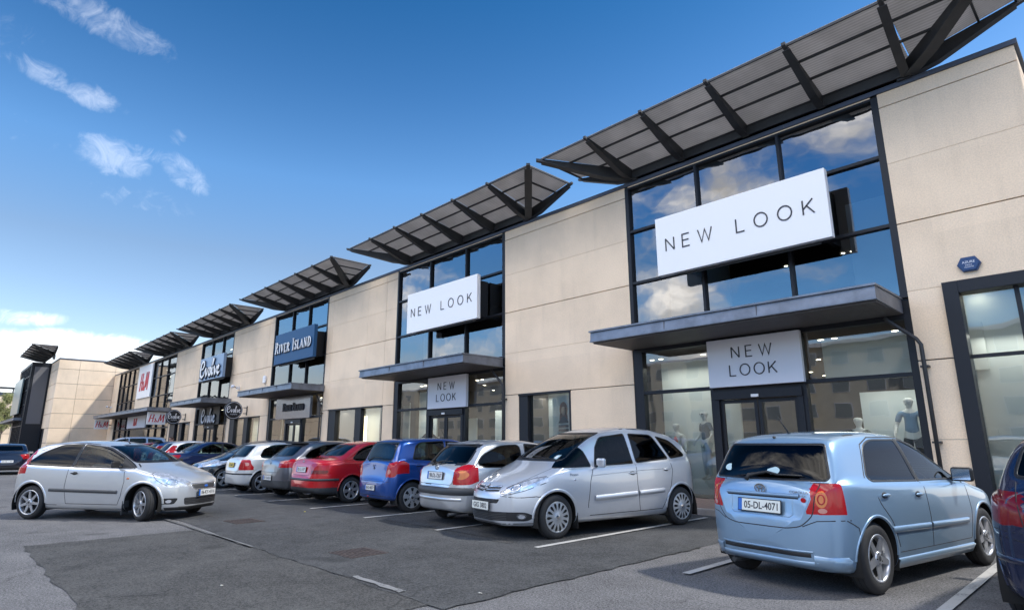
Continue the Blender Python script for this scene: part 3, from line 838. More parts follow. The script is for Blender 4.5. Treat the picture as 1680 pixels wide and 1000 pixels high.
    for sd in (1, -1):
        c.ribbon([(sd*.54,.36),(sd*.80,.36)], 'rear', .012, M['gap']) if 0 else None
        c.ribbon([(.52,.31),(.62,.30),(.80,.30)], 'rear', .11, P, t=.016, side=sd, mb=sk)
        c.ribbon([(.79,.30),(.84,.30)], 'rear', .11, P, t=.016, side=sd, mb=sk)
        c.ribbon([(-1.98,.30),(-1.72,.28)], 'side', .11, P, t=.016, side=sd, mb=sk)
    c.ribbon([(-.55,.28),(.55,.28)], 'rear', .05, P, t=.012, mb=sk)
    for sd in (1, -1): st = c.add('side_skirt'); c.ribbon([(-.93,.24),(.9,.24)], 'side', .09, P, t=.026, side=sd, mb=st)
    c.both_r([(-.93,.20),(.9,.20)], 'side', .05, M['gap'], t=.012)
    for sd in (1, -1):
        c.ribbon([(-1.02,.545),(-.20,.535)], 'side', .062, P, t=.016, side=sd, mb=c.add('side_moulding')); c.ribbon([(-.16,.535),(.78,.525)], 'side', .062, P, t=.016, side=sd, mb=c.add('side_moulding'))
    # doors
    c.both_r([(-.165,.95),(-.165,.72),(-.15,.34)], 'side', .012, M['gap']); c.both_r([(.90,.92),(.93,.62),(.86,.34)], 'side', .012, M['gap'])
    c.both_r(rnd([(-1.24,.99),(-1.18,.80),(-.99,.62),(-.90,.42),(-.86,.34)], .05)[4:-4], 'side', .012, M['gap']); c.both_r([(-.88,.335),(.86,.335)], 'side', .007, M['gap'])
    c.both_r([(.95,.97),(.3,1.325),(-.1,1.40),(-.8,1.40),(-1.04,1.33),(-1.27,1.02)], 'side', .012, M['gap'], t=.003)
    c.handle(-.35,.835); c.handle(-1.06,.855)
    c.mirror(.70, .975, M['black'], M['black'])
    wb = c.add('rear_wiper'); pts = []
    for yy, zz in ((.17,1.0),(.10,1.045),(-.02,1.055),(-.15,1.045),(-.42,1.03)): q, n = c.hit(yy, zz, 'rear'); pts.append(q+n*(.03 if yy < .1 else .035))
    wb.tube([c.hit(.19,.985,'rear')[0]+Vector((-.01,0,0))]+pts, [.024,.022,.018,.014,.011,.006], M['black'], 8)
    an = c.add('aerial'); q = c.hit(-1.32, 0, 'top')[0]; an.tube([q, q+Vector((-.03,0,.02)), q+Vector((-.20,0,.17))], [.018,.012,.003], M['black'], 6)
    sw = c.add('washer_nozzle'); q = c.hit(-1.6, 0, 'top')[0]; sw.ball(q+Vector((-.02,0,.005)), (.03,.012,.012), M['black'], 8)
    c.both_r([(-1.0,1.425),(-1.55,1.40)], 'side', .01, M['gap'])
    for sd in (1, -1):
        c.cut('headlight', rnd([(1.55,.80),(2.08,.70),(2.1,.60),(1.75,.62)], .05), 'side', M['clear'], side=sd)
    c.wheels(root, ('a', 5, .075, .045, 0), rimR=.205)
    ex = c.add('exhaust'); ex.tube([(-1.6,.40,.20),(-1.95,.42,.20)], .025, M['steel'])
    c.interior(root); c.finish(root); return root
CYC = lambda y, z, ry, rz, n=16: [(y+ry*cos(a), z+rz*sin(a)) for a in [2*pi*i/n for i in range(n)]]
# ---- the silver compact people carrier, nose out
def car_mpv(x, y, rz):
    P = paint('paint_silver_grey', (.58, .60, .63), .55, .33)
    sp = dict(w=1.75, xf=2.24, xr=-2.04, wb=2.76, R=.315, er=.55, pr=2.6, ef=.95, pf=2.3, tumble=.30, bow=.14, rtaper=.06, taper=.07, sh=.04,
      top=[(2.24,.46),(2.225,.60),(2.16,.70),(1.85,.865),(1.50,1.005),(1.36,1.065),(.85,1.345),(.50,1.50),(.1,1.60),(-.35,1.637),(-.9,1.615),(-1.35,1.54),(-1.66,1.42),(-1.86,1.18),(-1.94,1.02),(-2.0,.78),(-2.03,.62),(-2.04,.46)],
      bot=[(2.24,.44),(2.20,.27),(2.05,.20),(1.4,.185),(-1.4,.19),(-1.85,.24),(-2.04,.42)],
      belt=[(2.24,.50),(2.1,.64),(1.8,.80),(1.4,.93),(1.0,.985),(0,1.02),(-1,1.065),(-1.6,1.08),(-1.9,.95),(-2.04,.5)])
    c = Car(sp, P); root = car_root(x, y, rz, 'silver grey people carrier with rounded nose and black tinted windows, plate GIG 3802')
    c.arches(gap=.05, lipw=.045)
    D = M['autodark']
    c.window([(1.36,1.005,.03),(.80,1.335,.03),(.66,1.015,.04)], 'side', D, seal=.015)
    c.window([(.59,1.02,.04),(.50,1.30),(.36,1.455,.08),(-.20,1.515,.03),(-.26,1.045,.03)], 'side', D, seal=.02)
    c.window([(-.34,1.05,.03),(-.31,1.515,.03),(-.85,1.495,.08),(-1.14,1.10,.05)], 'side', D, seal=.02)
    c.window([(-1.21,1.105,.03),(-.96,1.475,.03),(-1.30,1.40,.1),(-1.62,1.14,.08)], 'side', D, seal=.015)
    c.window([(-.54,1.525),(.54,1.525),(.665,1.12,.05),(-.665,1.12,.05)], 'front', M['autoglass'], part='windscreen', rng=(.2,1.7), thr=.02, seal=.03)
    c.ribbon([(-.62,1.115),(.62,1.115)], 'front', .05, M['black'], t=.003)
    c.window([(-.50,1.46),(.50,1.46),(.60,1.12),(-.60,1.12)], 'rear', D, part='rear_window', rng=(-2,-1.5), thr=.02)
    for sd in (1, -1):
        lp = rnd([(.36,.655),(.52,.635),(.70,.70),(.82,.81),(.80,.90),(.66,.86),(.46,.75)], .05)
        c.cut('headlight', lp, 'front', M['clear'], side=sd, rng=(1.5,2.3), thr=.01)
        c.cut('headlight', rnd([(2.05,.70),(1.78,.79),(1.60,.905),(1.66,.93),(1.95,.86),(2.1,.78)], .03), 'side', M['clear'], side=sd, thr=.3)
        c.ribbon(lp, 'front', .010, M['gap'], side=sd, closed=True)
        c.ribbon(CYC(.58,.735,.055,.045), 'front', .014, M['chrome'], t=.003, side=sd, closed=True)
        c.ribbon(CYC(.45,.695,.035,.03), 'front', .010, M['chrome'], t=.003, side=sd, closed=True)
        for i, (a, b, w) in enumerate([(.02,.34,.013),(.02,.34,.013)]):
            zz = .735-.040*i
            c.ribbon([(.0,zz+.004),(.05,zz-.018),(.34,zz-.006)], 'front', .024, M['gap'], t=.002, side=sd)
        for i in (0, 1):
            zz = .745-.040*i
            c.ribbon([(0,zz+.020),(.055,zz-.018),(.09,zz-.010),(.34,zz+.000)], 'front', .012, M['chrome'], t=.010, side=sd)
        c.cut('tail_light', rnd([(-1.97,1.04),(-1.80,1.10),(-1.76,.98),(-1.88,.74),(-2.02,.70)], .04), 'side', M['taildark'], side=sd, thr=.2)
        c.ribbon([(-1.78,1.1),(-1.745,.98),(-1.87,.72)], 'side', .008, M['gap'], side=sd)
        c.ribbon([(1.93,.60),(1.72,.615),(1.62,.59)], 'side', .012, M['gap'], side=sd); c.ribbon([(.40,.622),(.62,.60),(.80,.612)], 'front', .010, M['gap'], side=sd)
        c.ribbon([(.40,.66),(.43,.70),(.60,.86),(.70,1.02)], 'front', .008, M['gap'], side=sd)
        c.ribbon([(1.30,.90),(1.28,.87)], 'side', .03, M['chrome'], t=.004, side=sd) if 0 else None
        fr = c.hit(1.03, .83, 'side', sd)[0]; mb = c.add('side_indicator'); mb.ball(fr, (.022,.010,.018), M['clear'], 8)
    c.cut('grille', rnd([(-.40,.575),(.40,.575),(.36,.515),(-.36,.515)], .02), 'front', M['gap'], thr=.05)
    for zz in (.53,.545,.56): c.ribbon([(-.37,zz),(.37,zz)], 'front', .005, M['grey'], t=.006)
    c.cut('lower_grille', rnd([(-.70,.40),(.70,.40),(.76,.34),(.70,.275),(-.70,.275),(-.76,.34)], .035), 'front', M['gap'], thr=.03)
    for zz in (.295,.318,.341,.364,.385): c.ribbon([(-.50,zz),(.50,zz)], 'front', .006, M['grey'], t=.006)
    for sd in (1, -1):
        c.ribbon(CYC(.655,.338,.040,.036), 'front', .012, M['grey'], t=.004, side=sd, closed=True)
        c.cut('fog_lamp', CYC(.655,.338,.034,.030,12), 'front', M['clear'], side=sd, thr=.03)
    c.ribbon([(-.78,.245),(-.4,.235),(.4,.235),(.78,.245)], 'front', .012, M['gap'])
    c.plate('front', .475, 'GIG 3802', 'ni', h=.115, off=.02)
    c.both_r([(-.30,1.02),(-.30,.72),(-.34,.40),(-.36,.30)], 'side', .012, M['gap']); c.both_r(rnd([(.66,1.0),(.66,.95),(.72,.80),(.78,.45),(.76,.31)], .04)[4:-4], 'side', .012, M['gap'])
    c.both_r([(.74,.30),(-.9,.305)], 'side', .012, M['gap'])
    c.both_r([(-1.15,1.07),(-1.19,.92),(-1.12,.66),(-.98,.42),(-.90,.31)], 'side', .012, M['gap'])
    c.both_r([(.70,.88),(.2,.905),(-.5,.935),(-1.15,.955)], 'side', .012, P, t=.008)
    for sd in (1, -1): c.ribbon([(.64,.545),(-.27,.575)], 'side', .085, P, t=.026, side=sd, mb=c.add('side_moulding')); c.ribbon([(-.33,.578),(-.93,.60)], 'side', .08, P, t=.026, side=sd, mb=c.add('side_moulding'))
    c.both_r([(1.45,1.06),(.86,1.365),(.42,1.53),(-.3,1.60),(-.9,1.575),(-1.35,1.49),(-1.68,1.3)], 'side', .010, M['gap'], t=.002)
    c.handle(-.20,.885); c.handle(-1.02,.925)
    c.mirror(.56, 1.04, P, M['black'], size=(.06,.10,.07))
    st = c.add('window_sticker'); q, n = c.hit(.50,1.155,'front'); q2 = c.hit(.50,1.20,'front')[0]
    mt = frame_mtx(q+n*.003, (0,1,0), q2-q); st.box(-.07,.07,-.06,.06,0,.001, M['sticker'], 0, mt); st.box(-.035,.035,-.03,.03,.001,.002, M['white'], 0, mt)
    for a, b in (((.45,1.12),(.0,1.155)),((-.1,1.12),(-.58,1.14))):
        c.add('windscreen_wiper').tube([c.hit(a[0]+(b[0]-a[0])*t, a[1]+(b[1]-a[1])*t, 'front')[0]+Vector((.02,0,.012)) for t in (0,.25,.5,.75,1)], .008, M['black'], 6)
    put_text(c.add('badge'), 'Picasso', M['chrome'], frame_mtx(c.hit(1.04,.905,'side',1)[0]+Vector((0,.004,0)), (-1,0,0), (0,0,1)), w=.16, h=.04)
    for sd in (1,-1): c.add('mud_flap').box(.99,1.0,sd*.68,sd*.85,.13,.36,M['black']); c.add('mud_flap').box(-1.77,-1.76,sd*.68,sd*.84,.15,.34,M['black'])
    c.wheels(root, ('c', 14, .46, .93, .030, 'oval'), rimR=.212); c.interior(root, x0=.25, z=.5); c.finish(root); return root

# ---- the silver three-door turning out of the bays
def car_silver3(x, y, rz):
    P = paint('paint_silver', (.57, .58, .585), .6, .30, dirt=.06)
    sp = dict(w=1.68, xf=2.03, xr=-1.90, wb=2.486, R=.31, er=.5, pr=2.8, ef=.85, pf=2.3, tumble=.34, bow=.12, sh=.05,
      top=[(2.03,.44),(2.02,.56),(1.96,.68),(1.80,.79),(1.40,.925),(1.10,1.01),(.62,1.24),(.25,1.37),(-.2,1.445),(-.6,1.46),(-1.15,1.425),(-1.45,1.36),(-1.55,1.28),(-1.74,.99),(-1.81,.90),(-1.86,.70),(-1.89,.62),(-1.90,.44)],
      bot=[(2.03,.42),(2.0,.25),(1.85,.17),(1.2,.17),(-1.2,.18),(-1.7,.22),(-1.88,.30),(-1.9,.42)],
      belt=[(2.03,.48),(1.9,.64),(1.6,.80),(1.15,.90),(.8,.925),(0,.945),(-.9,.975),(-1.5,1.0),(-1.8,.85),(-1.9,.5)])
    c = Car(sp, P); root = car_root(x, y, rz, 'silver three-door hatchback crossing the lane with turned front wheels and a driver inside', name='moving_car')
    c.arches(gap=.06, lipw=.05)
    c.window([(1.02,.945,.03),(.62,1.16,.03),(.25,1.315,.08),(-.32,1.385,.04),(-.38,.965,.03)], 'side', M['autoglass'])
    c.window([(-.42,.97,.03),(-.37,1.385,.03),(-.85,1.37,.08),(-1.22,1.23,.1),(-1.47,1.05,.06),(-1.43,1.005,.03)], 'side', M['autodark'])
    c.both_r([(-.40,.965),(-.36,1.39)], 'side', .05, M['gap'], t=.004)
    for sd in (1,-1): c.cut('door_window', [(.99,.955),(.70,.957),(.66,1.13)], 'side', M['black'], side=sd, thr=.3)
    c.window([(-.54,1.355),(.54,1.355),(.645,1.045,.05),(-.645,1.045,.05)], 'front', M['autoglass'], part='windscreen', rng=(.1,1.5), thr=.02, seal=.03)
    c.window([(-.50,1.28),(.50,1.28),(.58,1.02),(-.58,1.02)], 'rear', M['autodark'], part='rear_window', rng=(-2,-1.4), thr=.02)
    for sd in (1, -1):
        c.cut('tail_light', rnd([(-1.50,1.30),(-1.46,1.31),(-1.60,1.02),(-1.73,.82),(-1.90,.78),(-1.9,.95)], .03), 'side', M['tail'], side=sd, thr=.1)
        c.cut('tail_light', rnd([(.60,1.28),(.72,1.28),(.86,.86),(.66,.80),(.62,1.0)], .03), 'rear', M['tail'], side=sd, rng=(-2,-1.4), thr=.05)
        lp = rnd([(.52,.60),(.66,.585),(.79,.66),(.84,.80),(.80,.86),(.62,.78),(.50,.68)], .05)
        c.cut('headlight', lp, 'front', M['clear'], side=sd, rng=(1.35,2.1), thr=.01)
        c.cut('headlight', rnd([(1.92,.60),(1.70,.61),(1.50,.72),(1.36,.86),(1.44,.885),(1.70,.80),(1.95,.72)], .04), 'side', M['clear'], side=sd, thr=.2)
        c.ribbon(rnd([(1.70,.61),(1.50,.72),(1.36,.86),(1.44,.885)], .03)[3:-3], 'side', .010, M['gap'], side=sd)
        c.ribbon(CYC(.64,.69,.055,.05), 'front', .014, M['chrome'], t=.003, side=sd, closed=True)
        c.cut('fog_recess', rnd([(.56,.40),(.78,.40),(.80,.30),(.60,.29)], .03), 'front', M['black'], side=sd, thr=.03)
        c.cut('fog_lamp', CYC(.66,.345,.030,.030,12), 'front', M['clear'], side=sd, thr=.03)
        mb = c.add('side_indicator'); mb.ball(c.hit(.91,.76,'side',sd)[0], (.035,.008,.018), M['amber'], 8)
        c.cut('headlight', [(1.75,.64),(1.62,.68),(1.60,.74),(1.72,.72)], 'side', M['clear'], side=sd, thr=.2)
    c.cut('grille', rnd([(-.36,.635),(.36,.635),(.30,.545),(-.30,.545)], .04), 'front', M['grey'], thr=.03)
    for zz in (.56,.58,.60,.62): c.ribbon([(-.30,zz),(.30,zz)], 'front', .006, M['gap'], t=.003)
    c.ribbon(rnd([(-.37,.645),(.37,.645),(.31,.535),(-.31,.535)], .04), 'front', .012, M['chrome'], t=.004, closed=True)
    bd = c.add('badge'); q = c.hit(0,.59,'front')[0]; bd.ball(q+Vector((.004,0,0)), (.01,.055,.024), M['plateblue'], 14)
    c.cut('lower_grille', rnd([(-.48,.40),(.48,.40),(.46,.27),(-.46,.27)], .03), 'front', M['gap'], thr=.03)
    for zz in (.29,.32,.35,.38): c.ribbon([(-.46,zz),(.46,zz)], 'front', .006, M['grey'], t=.004)
    c.ribbon([(-.78,.215),(.78,.215)], 'front', .07, M['black'], t=.010); c.both_r([(1.95,.215),(1.60,.21)], 'side', .06, M['black'], t=.010)
    c.plate('front', .475, '06-KY-4316', 'ie', off=.02)
    for sd in (1,-1): c.ribbon([(-.80,.545),(.72,.515)], 'side', .062, M['grey'], t=.018, side=sd, mb=c.add('side_moulding'))
    c.both_r([(.80,.92),(.84,.70),(.80,.45),(.74,.30)], 'side', .012, M['gap']); c.both_r([(-.44,.96),(-.46,.60),(-.40,.30)], 'side', .012, M['gap']); c.both_r([(-.40,.30),(.74,.29)], 'side', .012, M['gap'])
    c.both_r([(-.86,.28),(-.6,.275)], 'side', .012, M['gap'])
    c.both_r([(1.06,.96),(.60,1.20),(.22,1.35),(-.35,1.41),(-.9,1.39),(-1.3,1.26)], 'side', .010, M['gap'], t=.002)
    c.handle(-.28,.845, M['black'])
    c.mirror(.66,.985,M['black'],M['black'], size=(.055,.10,.065))
    c.both_r([(-.9,.195),(.85,.19)], 'side', .035, M['black'], t=.004)
    an = c.add('aerial'); q = c.hit(.15,0,'top')[0]; an.tube([q,q+Vector((-.05,0,.04)),q+Vector((-.30,0,.22))],[.014,.008,.003],M['black'],6)
    for sd in (1,-1): c.add('mud_flap').box(.86,.87,sd*.66,sd*.83,.12,.36,M['grey'])
    c.add('windscreen_wiper').tube([c.hit(yy,1.06,'front')[0]+Vector((.015,0,.01)) for yy in (.5,.3,.1,-.1)], .007, M['black'], 6); c.add('windscreen_wiper').tube([c.hit(yy,1.06,'front')[0]+Vector((.015,0,.01)) for yy in (0,-.2,-.4,-.58)], .007, M['black'], 6)
    c.wheels(root, ('a', 7, .06, .034, 0), rimR=.222, steer=-.42); c.interior(root, x0=.05); c.finish(root); return root

# ---- cars seen mostly from behind: one builder, fed with each car's own outline and lamps
def car_rear(x, y, rz, label, K):
    P = K['P']; sp = K['sp']; c = Car(sp, P); root = car_root(x, y, rz, label, name=K.get('name', 'parked_car'))
    c.arches(gap=.05, lip=K.get('lip'))
    G, D = M['autoglass'], K.get('dark', M['autodark'])
    for i, w in enumerate(K['side']): c.window(w, 'side', K.get('sidemat', [G, D, D])[i], seal=.02)
    for pts, w, m in K.get('sideband', []): c.both_r(pts, 'side', w, m, t=.004)
    c.window(K['rear'], 'rear', K.get('rearmat', D), part='rear_window', rng=K.get('rrng', (-3,-1.0)), thr=.02, seal=K.get('rseal', .03))
    c.window(K['front'], 'front', G, part='windscreen', rng=(-.2,1.7), thr=.02, seal=.03)
    for sd in (1, -1):
        for view, poly, m, rr in K.get('tail', []):
            if view == 'ring': c.ribbon(poly, 'rear', .010, m, t=.004, side=sd, closed=True); continue
            c.cut('tail_light', rnd(poly, K.get('tr', .03)) if len(poly) < 12 else poly, view, m, side=sd, thr=.015 if view == 'rear' else .3, rng=rr)
        for poly in K.get('head', []): c.cut('headlight', rnd(poly[1], .04), poly[0], M['clear'], side=sd, thr=.01, rng=(1.2,3))
        for p in K.get('wraps', []): c.ribbon(p, 'side', .008, M['gap'], side=sd)
    for pts, view, w, m, t in K.get('lines', []):
        if view == 'sides': c.both_r(pts, 'side', w, m or P, t=t)
        elif view == 'rears': c.both_r(pts, 'rear', w, m or P, t=t)
        else: c.ribbon(pts, view, w, m or P, t=t)
    for poly, view, m, nm in K.get('cuts', []):
        c.cut(nm, rnd(poly, .03), view, m, thr=.04)
        if view == 'side': c.cut(nm, rnd(poly, .03), view, m, thr=.04, side=-1)
    if K.get('plate'): c.plate(*K['plate'])
    if K.get('plate2'): c.plate(*K['plate2'])
    for h in K.get('handles', []): c.handle(*h, K.get('hm'))
    c.mirror(K.get('mx', .70), K.get('mz', .98), K.get('mm'), M['black'], size=(.06,.10,.065))
    if K.get('badge'):
        kind, z = K['badge']; q = c.hit(0, z, 'rear')[0]; mb = c.add('badge'); mt = frame_mtx((q.x-.008, 0, z), (0,-1,0), (-.1,0,1))
        if kind == 'ring':
            strokes(mb, [ell_pts(0,0,.045,.045), [(-.028,.03),(-.012,-.03),(0,.0),(.012,-.03),(.028,.03)]], M['chrome'], mt, .010, .006)
        elif kind == 'ess': strokes(mb, [[(.035,.022),(0,.045),(-.035,.018),(.035,-.018),(0,-.045),(-.035,-.022)]], M['chrome'], mt, .014, .006)
        elif kind == 'diamond': strokes(mb, [['o',(0,.05),(.035,0),(0,-.05),(-.035,0)]], M['chrome'], mt, .014, .006)
        elif kind == 'ovals':
            strokes(mb, [ell_pts(0,0,.052,.036), ell_pts(0,0,.02,.036), ell_pts(0,.012,.036,.016)], M['chrome'], mt, .008, .006)
        else: mb.ball((q.x-.004,0,z), (.01,.04,.04), M['chrome'], 12)
    if K.get('spoiler'):
        mb = c.add('roof_spoiler'); x0, z0, w2, m = K['spoiler']
        for v in mb.prism([(x0+.16,z0+.0),(x0-.06,z0+.005),(x0-.10,z0+.02),(x0-.06,z0+.045),(x0+.10,z0+.035)], 'y', -w2, w2, m, True): v.co.x += .05*(v.co.y/w2)**2
        bmesh.ops.bevel(mb.bm, geom=mb.bm.edges[:], offset=.012, segments=2, affect='EDGES')
    if K.get('wiper'):
        z, y1, y2 = K['wiper']; mb = c.add('rear_wiper'); pts = [c.hit(y1,z-.03,'rear')[0]+Vector((-.01,0,0))]+[c.hit(y1+(y2-y1)*t, z+.03*min(1,t*4), 'rear')[0]+Vector((-.03,0,.01)) for t in (.08,.3,.6,1)]
        mb.tube(pts, [.02,.018,.012,.01,.006], M['black'], 6)
    if K.get('aerial'):
        ax, L = K['aerial']; mb = c.add('aerial'); q = c.hit(ax,0,'top')[0]; mb.tube([q,q+Vector((-.03,0,.03)),q+Vector((-L*.6,0,L))],[.013,.008,.003],M['black'],6)
    if K.get('exhaust'):
        mb = c.add('exhaust'); e = K['exhaust']; mb.tube([(sp['xr']+.5,e,.23),(sp['xr']+.02,e,.21)], .025, M['steel'])
    c.wheels(root, K.get('rim', ('a',5,.07,.05,0)), rimR=K.get('rimR', .2)); c.interior(root, x0=K.get('ix', .05)); c.finish(root); return root
HW = lambda *a: list(a)
def hatch_sp(L_f, L_r, wb, w, h, zc=1.0, roof=-1.5, **k):
    """outline of an ordinary hatchback from a few lengths"""
    xf, xr = wb/2+L_f, -wb/2-L_r; cx = wb/2-.20; f = h/1.46
    sp = dict(w=w, xf=xf, xr=xr, wb=wb, er=.48, pr=3.0, ef=.85, pf=2.4, tumble=.34, bow=.10,
      top=[(xf,.46),(xf-.03,.62),(xf-.15,.73),(xf-.55,.88),(cx+.1,zc-.03),(cx,zc+.01),(cx-.40,1.21*f),(cx-.80,1.375*f),(cx-1.2,h-.02),(cx-1.7,h),(roof+.4,h-.03),(roof,h-.08),(roof-.07,h-.13),(xr+.16,1.02),(xr+.09,.97),(xr+.05,.74),(xr+.01,.64),(xr,.46)],
      bot=[(xf,.46),(xf-.04,.26),(xf-.2,.19),(wb/2-.2,.18),(-wb/2,.19),(xr+.25,.23),(xr+.05,.28),(xr,.44)],
      belt=[(xf,.5),(xf-.16,.66),(xf-.55,.80),(cx,.90),(cx-.5,.925),(-.6,.955),(roof,.99),(xr+.1,.88),(xr,.5)])
    sp.update(k); return sp
BLK = M['black']
# old silver three-door hatchback
ks = hatch_sp(.83,.78,2.465,1.69,1.385,zc=.95,roof=-1.42)
ks['top'] = [(2.06,.46),(2.03,.60),(1.9,.70),(1.5,.82),(1.05,.93),(.95,.96),(.45,1.20),(.05,1.33),(-.4,1.38),(-.9,1.38),(-1.3,1.34),(-1.44,1.30),(-1.80,.985),(-1.92,.95),(-1.96,.75),(-1.99,.63),(-2.02,.60),(-2.03,.46)]
ks['belt'] = [(2.06,.5),(1.9,.62),(1.5,.76),(1.0,.86),(0,.90),(-1,.93),(-1.6,.955),(-1.9,.90),(-2.03,.5)]
K_OLD = dict(P=paint('paint_silver_old', (.60,.61,.62), .65, .3), sp=ks,
  side=[[(.80,.91),(.30,1.18),(.0,1.275,.08),(-.42,1.30,.03),(-.46,.915,.03)], [(-.55,.925,.1),(-.53,1.29,.1),(-1.0,1.275,.12),(-1.42,1.13,.12),(-1.56,1.0,.06),(-1.45,.93,.08)]],
  rear=[(-.56,1.285),(.56,1.285),(.63,.985,.06),(-.63,.985,.06)], rseal=.045, front=[(-.52,1.27),(.52,1.27),(.62,1.0),(-.62,1.0)],
  tail=[('rear',[(.56,.96),(.66,.985),(.80,.97),(.86,.85),(.80,.67),(.60,.665),(.55,.78)],M['tail'],(-2.1,-1.6)),('side',[(-1.97,.95),(-1.78,.93),(-1.74,.80),(-1.82,.68),(-1.98,.67)],M['tail'],None),
        ('rear',CYC(.69,.82,.082,.070),M['amber'],(-2.1,-1.6)),('rear',CYC(.64,.82,.03,.05,12),M['tail'],(-2.1,-1.6))],
  head=[('side',[(1.55,.74),(1.95,.68),(1.95,.58),(1.65,.60)])],
  lines=[([(-.56,.99),(-.55,.70),(-.50,.665),(.50,.665),(.55,.70),(.56,.99)],'rear',.010,M['gap'],.0015),([(-.84,.565),(.84,.565)],'rear',.125,M['grey'],.022),([(-2.0,.565),(-1.57,.56)],'sides',.115,M['grey'],.022),
         ([(-1.54,.60),(-1.54,.44)],'sides',.01,M['gap'],.002),([(-.48,.92),(-.50,.60),(-.44,.30)],'sides',.008,M['gap'],.0015),([(-.87,.49),(-.87,.4)],'sides',.01,M['gap'],.001),([(-.38,.53),(.75,.52)],'sides',.05,M['grey'],.016),
         ([(.30,.66),(.10,.66)],'rear',.02,M['gap'],.003), ([(-.70,.44),(.70,.44)],'rear',.05,None,.01)],
  plate=('rear',.80,'98-DL-7267','ie'), badge=('ovals',.93), wiper=(.985,.22,-.28), exhaust=-.5, aerial=(.3,.2), rim=('c',7,.45,.85,.03,'slot'), rimR=.19, mz=.93, mx=.60, handles=[(-.36,.80)], hm=BLK,
  spoiler=(-1.41,1.285,.46,paint('lip_grey',(.16,.17,.19),.4,.35)), lip=None)
# small bright blue hatchback
ks = hatch_sp(.74,.575,2.38,1.69,1.50,zc=1.04,roof=-1.38,tumble=.26,sh=.06,pr=3.6,er=.38,crown=.04)
ks['top'] = [(1.93,.46),(1.91,.64),(1.82,.78),(1.45,.93),(1.08,1.04),(.98,1.08),(.62,1.27),(.32,1.42),(-.05,1.49),(-.5,1.50),(-1.1,1.485),(-1.38,1.455),(-1.45,1.42),(-1.60,1.06),(-1.67,1.03),(-1.70,.74),(-1.73,.66),(-1.755,.62),(-1.765,.46)]
ks['belt'] = [(1.93,.5),(1.8,.70),(1.4,.85),(1.0,.95),(0,.98),(-1,1.0),(-1.4,1.02),(-1.65,.95),(-1.765,.5)]
K_BLUE = dict(P=paint('paint_bright_blue', (.004,.060,.28), .5, .3), sp=ks,
  side=[[(.86,.99),(.40,1.26),(.18,1.385,.06),(-.28,1.425,.03),(-.30,1.0,.03)], [(-.36,1.0,.03),(-.34,1.425,.03),(-.95,1.40,.08),(-1.06,1.33),(-1.16,1.06,.04)]],
  sidemat=[M['autoglass'],M['autoglass']],
  rear=[(-.56,1.40),(.56,1.40),(.60,1.075,.06),(.56,1.04),(-.56,1.04),(-.60,1.075,.06)], rearmat=M['autoglass'], front=[(-.56,1.40),(.56,1.40),(.65,1.12),(-.65,1.12)],
  tail=[('rear',[(.60,.985),(.84,1.06),(.86,.80),(.60,.70),(.54,.74)],M['tail'],(-1.8,-1.3)),('side',[(-1.74,.98),(-1.45,1.00),(-1.38,.96),(-1.52,.84),(-1.60,.72),(-1.75,.70)],M['tail'],None),('rear',CYC(.66,.82,.05,.05,12),M['pinklens'],(-1.8,-1.3))],
  head=[('side',[(1.4,.84),(1.85,.74),(1.85,.62),(1.55,.66)])],
  lines=[([(-.62,1.03),(-.56,.66),(-.50,.62),(.50,.62),(.56,.66),(.62,1.03)],'rear',.010,M['gap'],.0015),([(-.86,.335),(.86,.335)],'rear',.012,M['gap'],.0015),([(-.84,.62),(-.6,.615)],'rear',.008,M['gap'],.001),([(.84,.62),(.6,.615)],'rear',.008,M['gap'],.001),
         ([(.75,.93),(.80,.6),(.76,.3)],'sides',.008,M['gap'],.001),([(-.33,1.0),(-.33,.3)],'sides',.008,M['gap'],.001),([(-1.18,1.05),(-1.0,.7),(-.86,.45),(-.82,.3)],'sides',.008,M['gap'],.001),
         ([(.12,.30),(.20,.30)],'rear',.03,M['tail'],.004)],
  plate=('rear',.49,'06-D-40577','ie',.44,.10), badge=('ess',.90), wiper=(1.05,.30,-.22), handles=[(-.42,.90),(-1.05,.93)], rim=('c',7,.40,.92,.035,'slot'), rimR=.20, aerial=(.15,.22), mz=1.02, mx=.62,
  exhaust=.45)
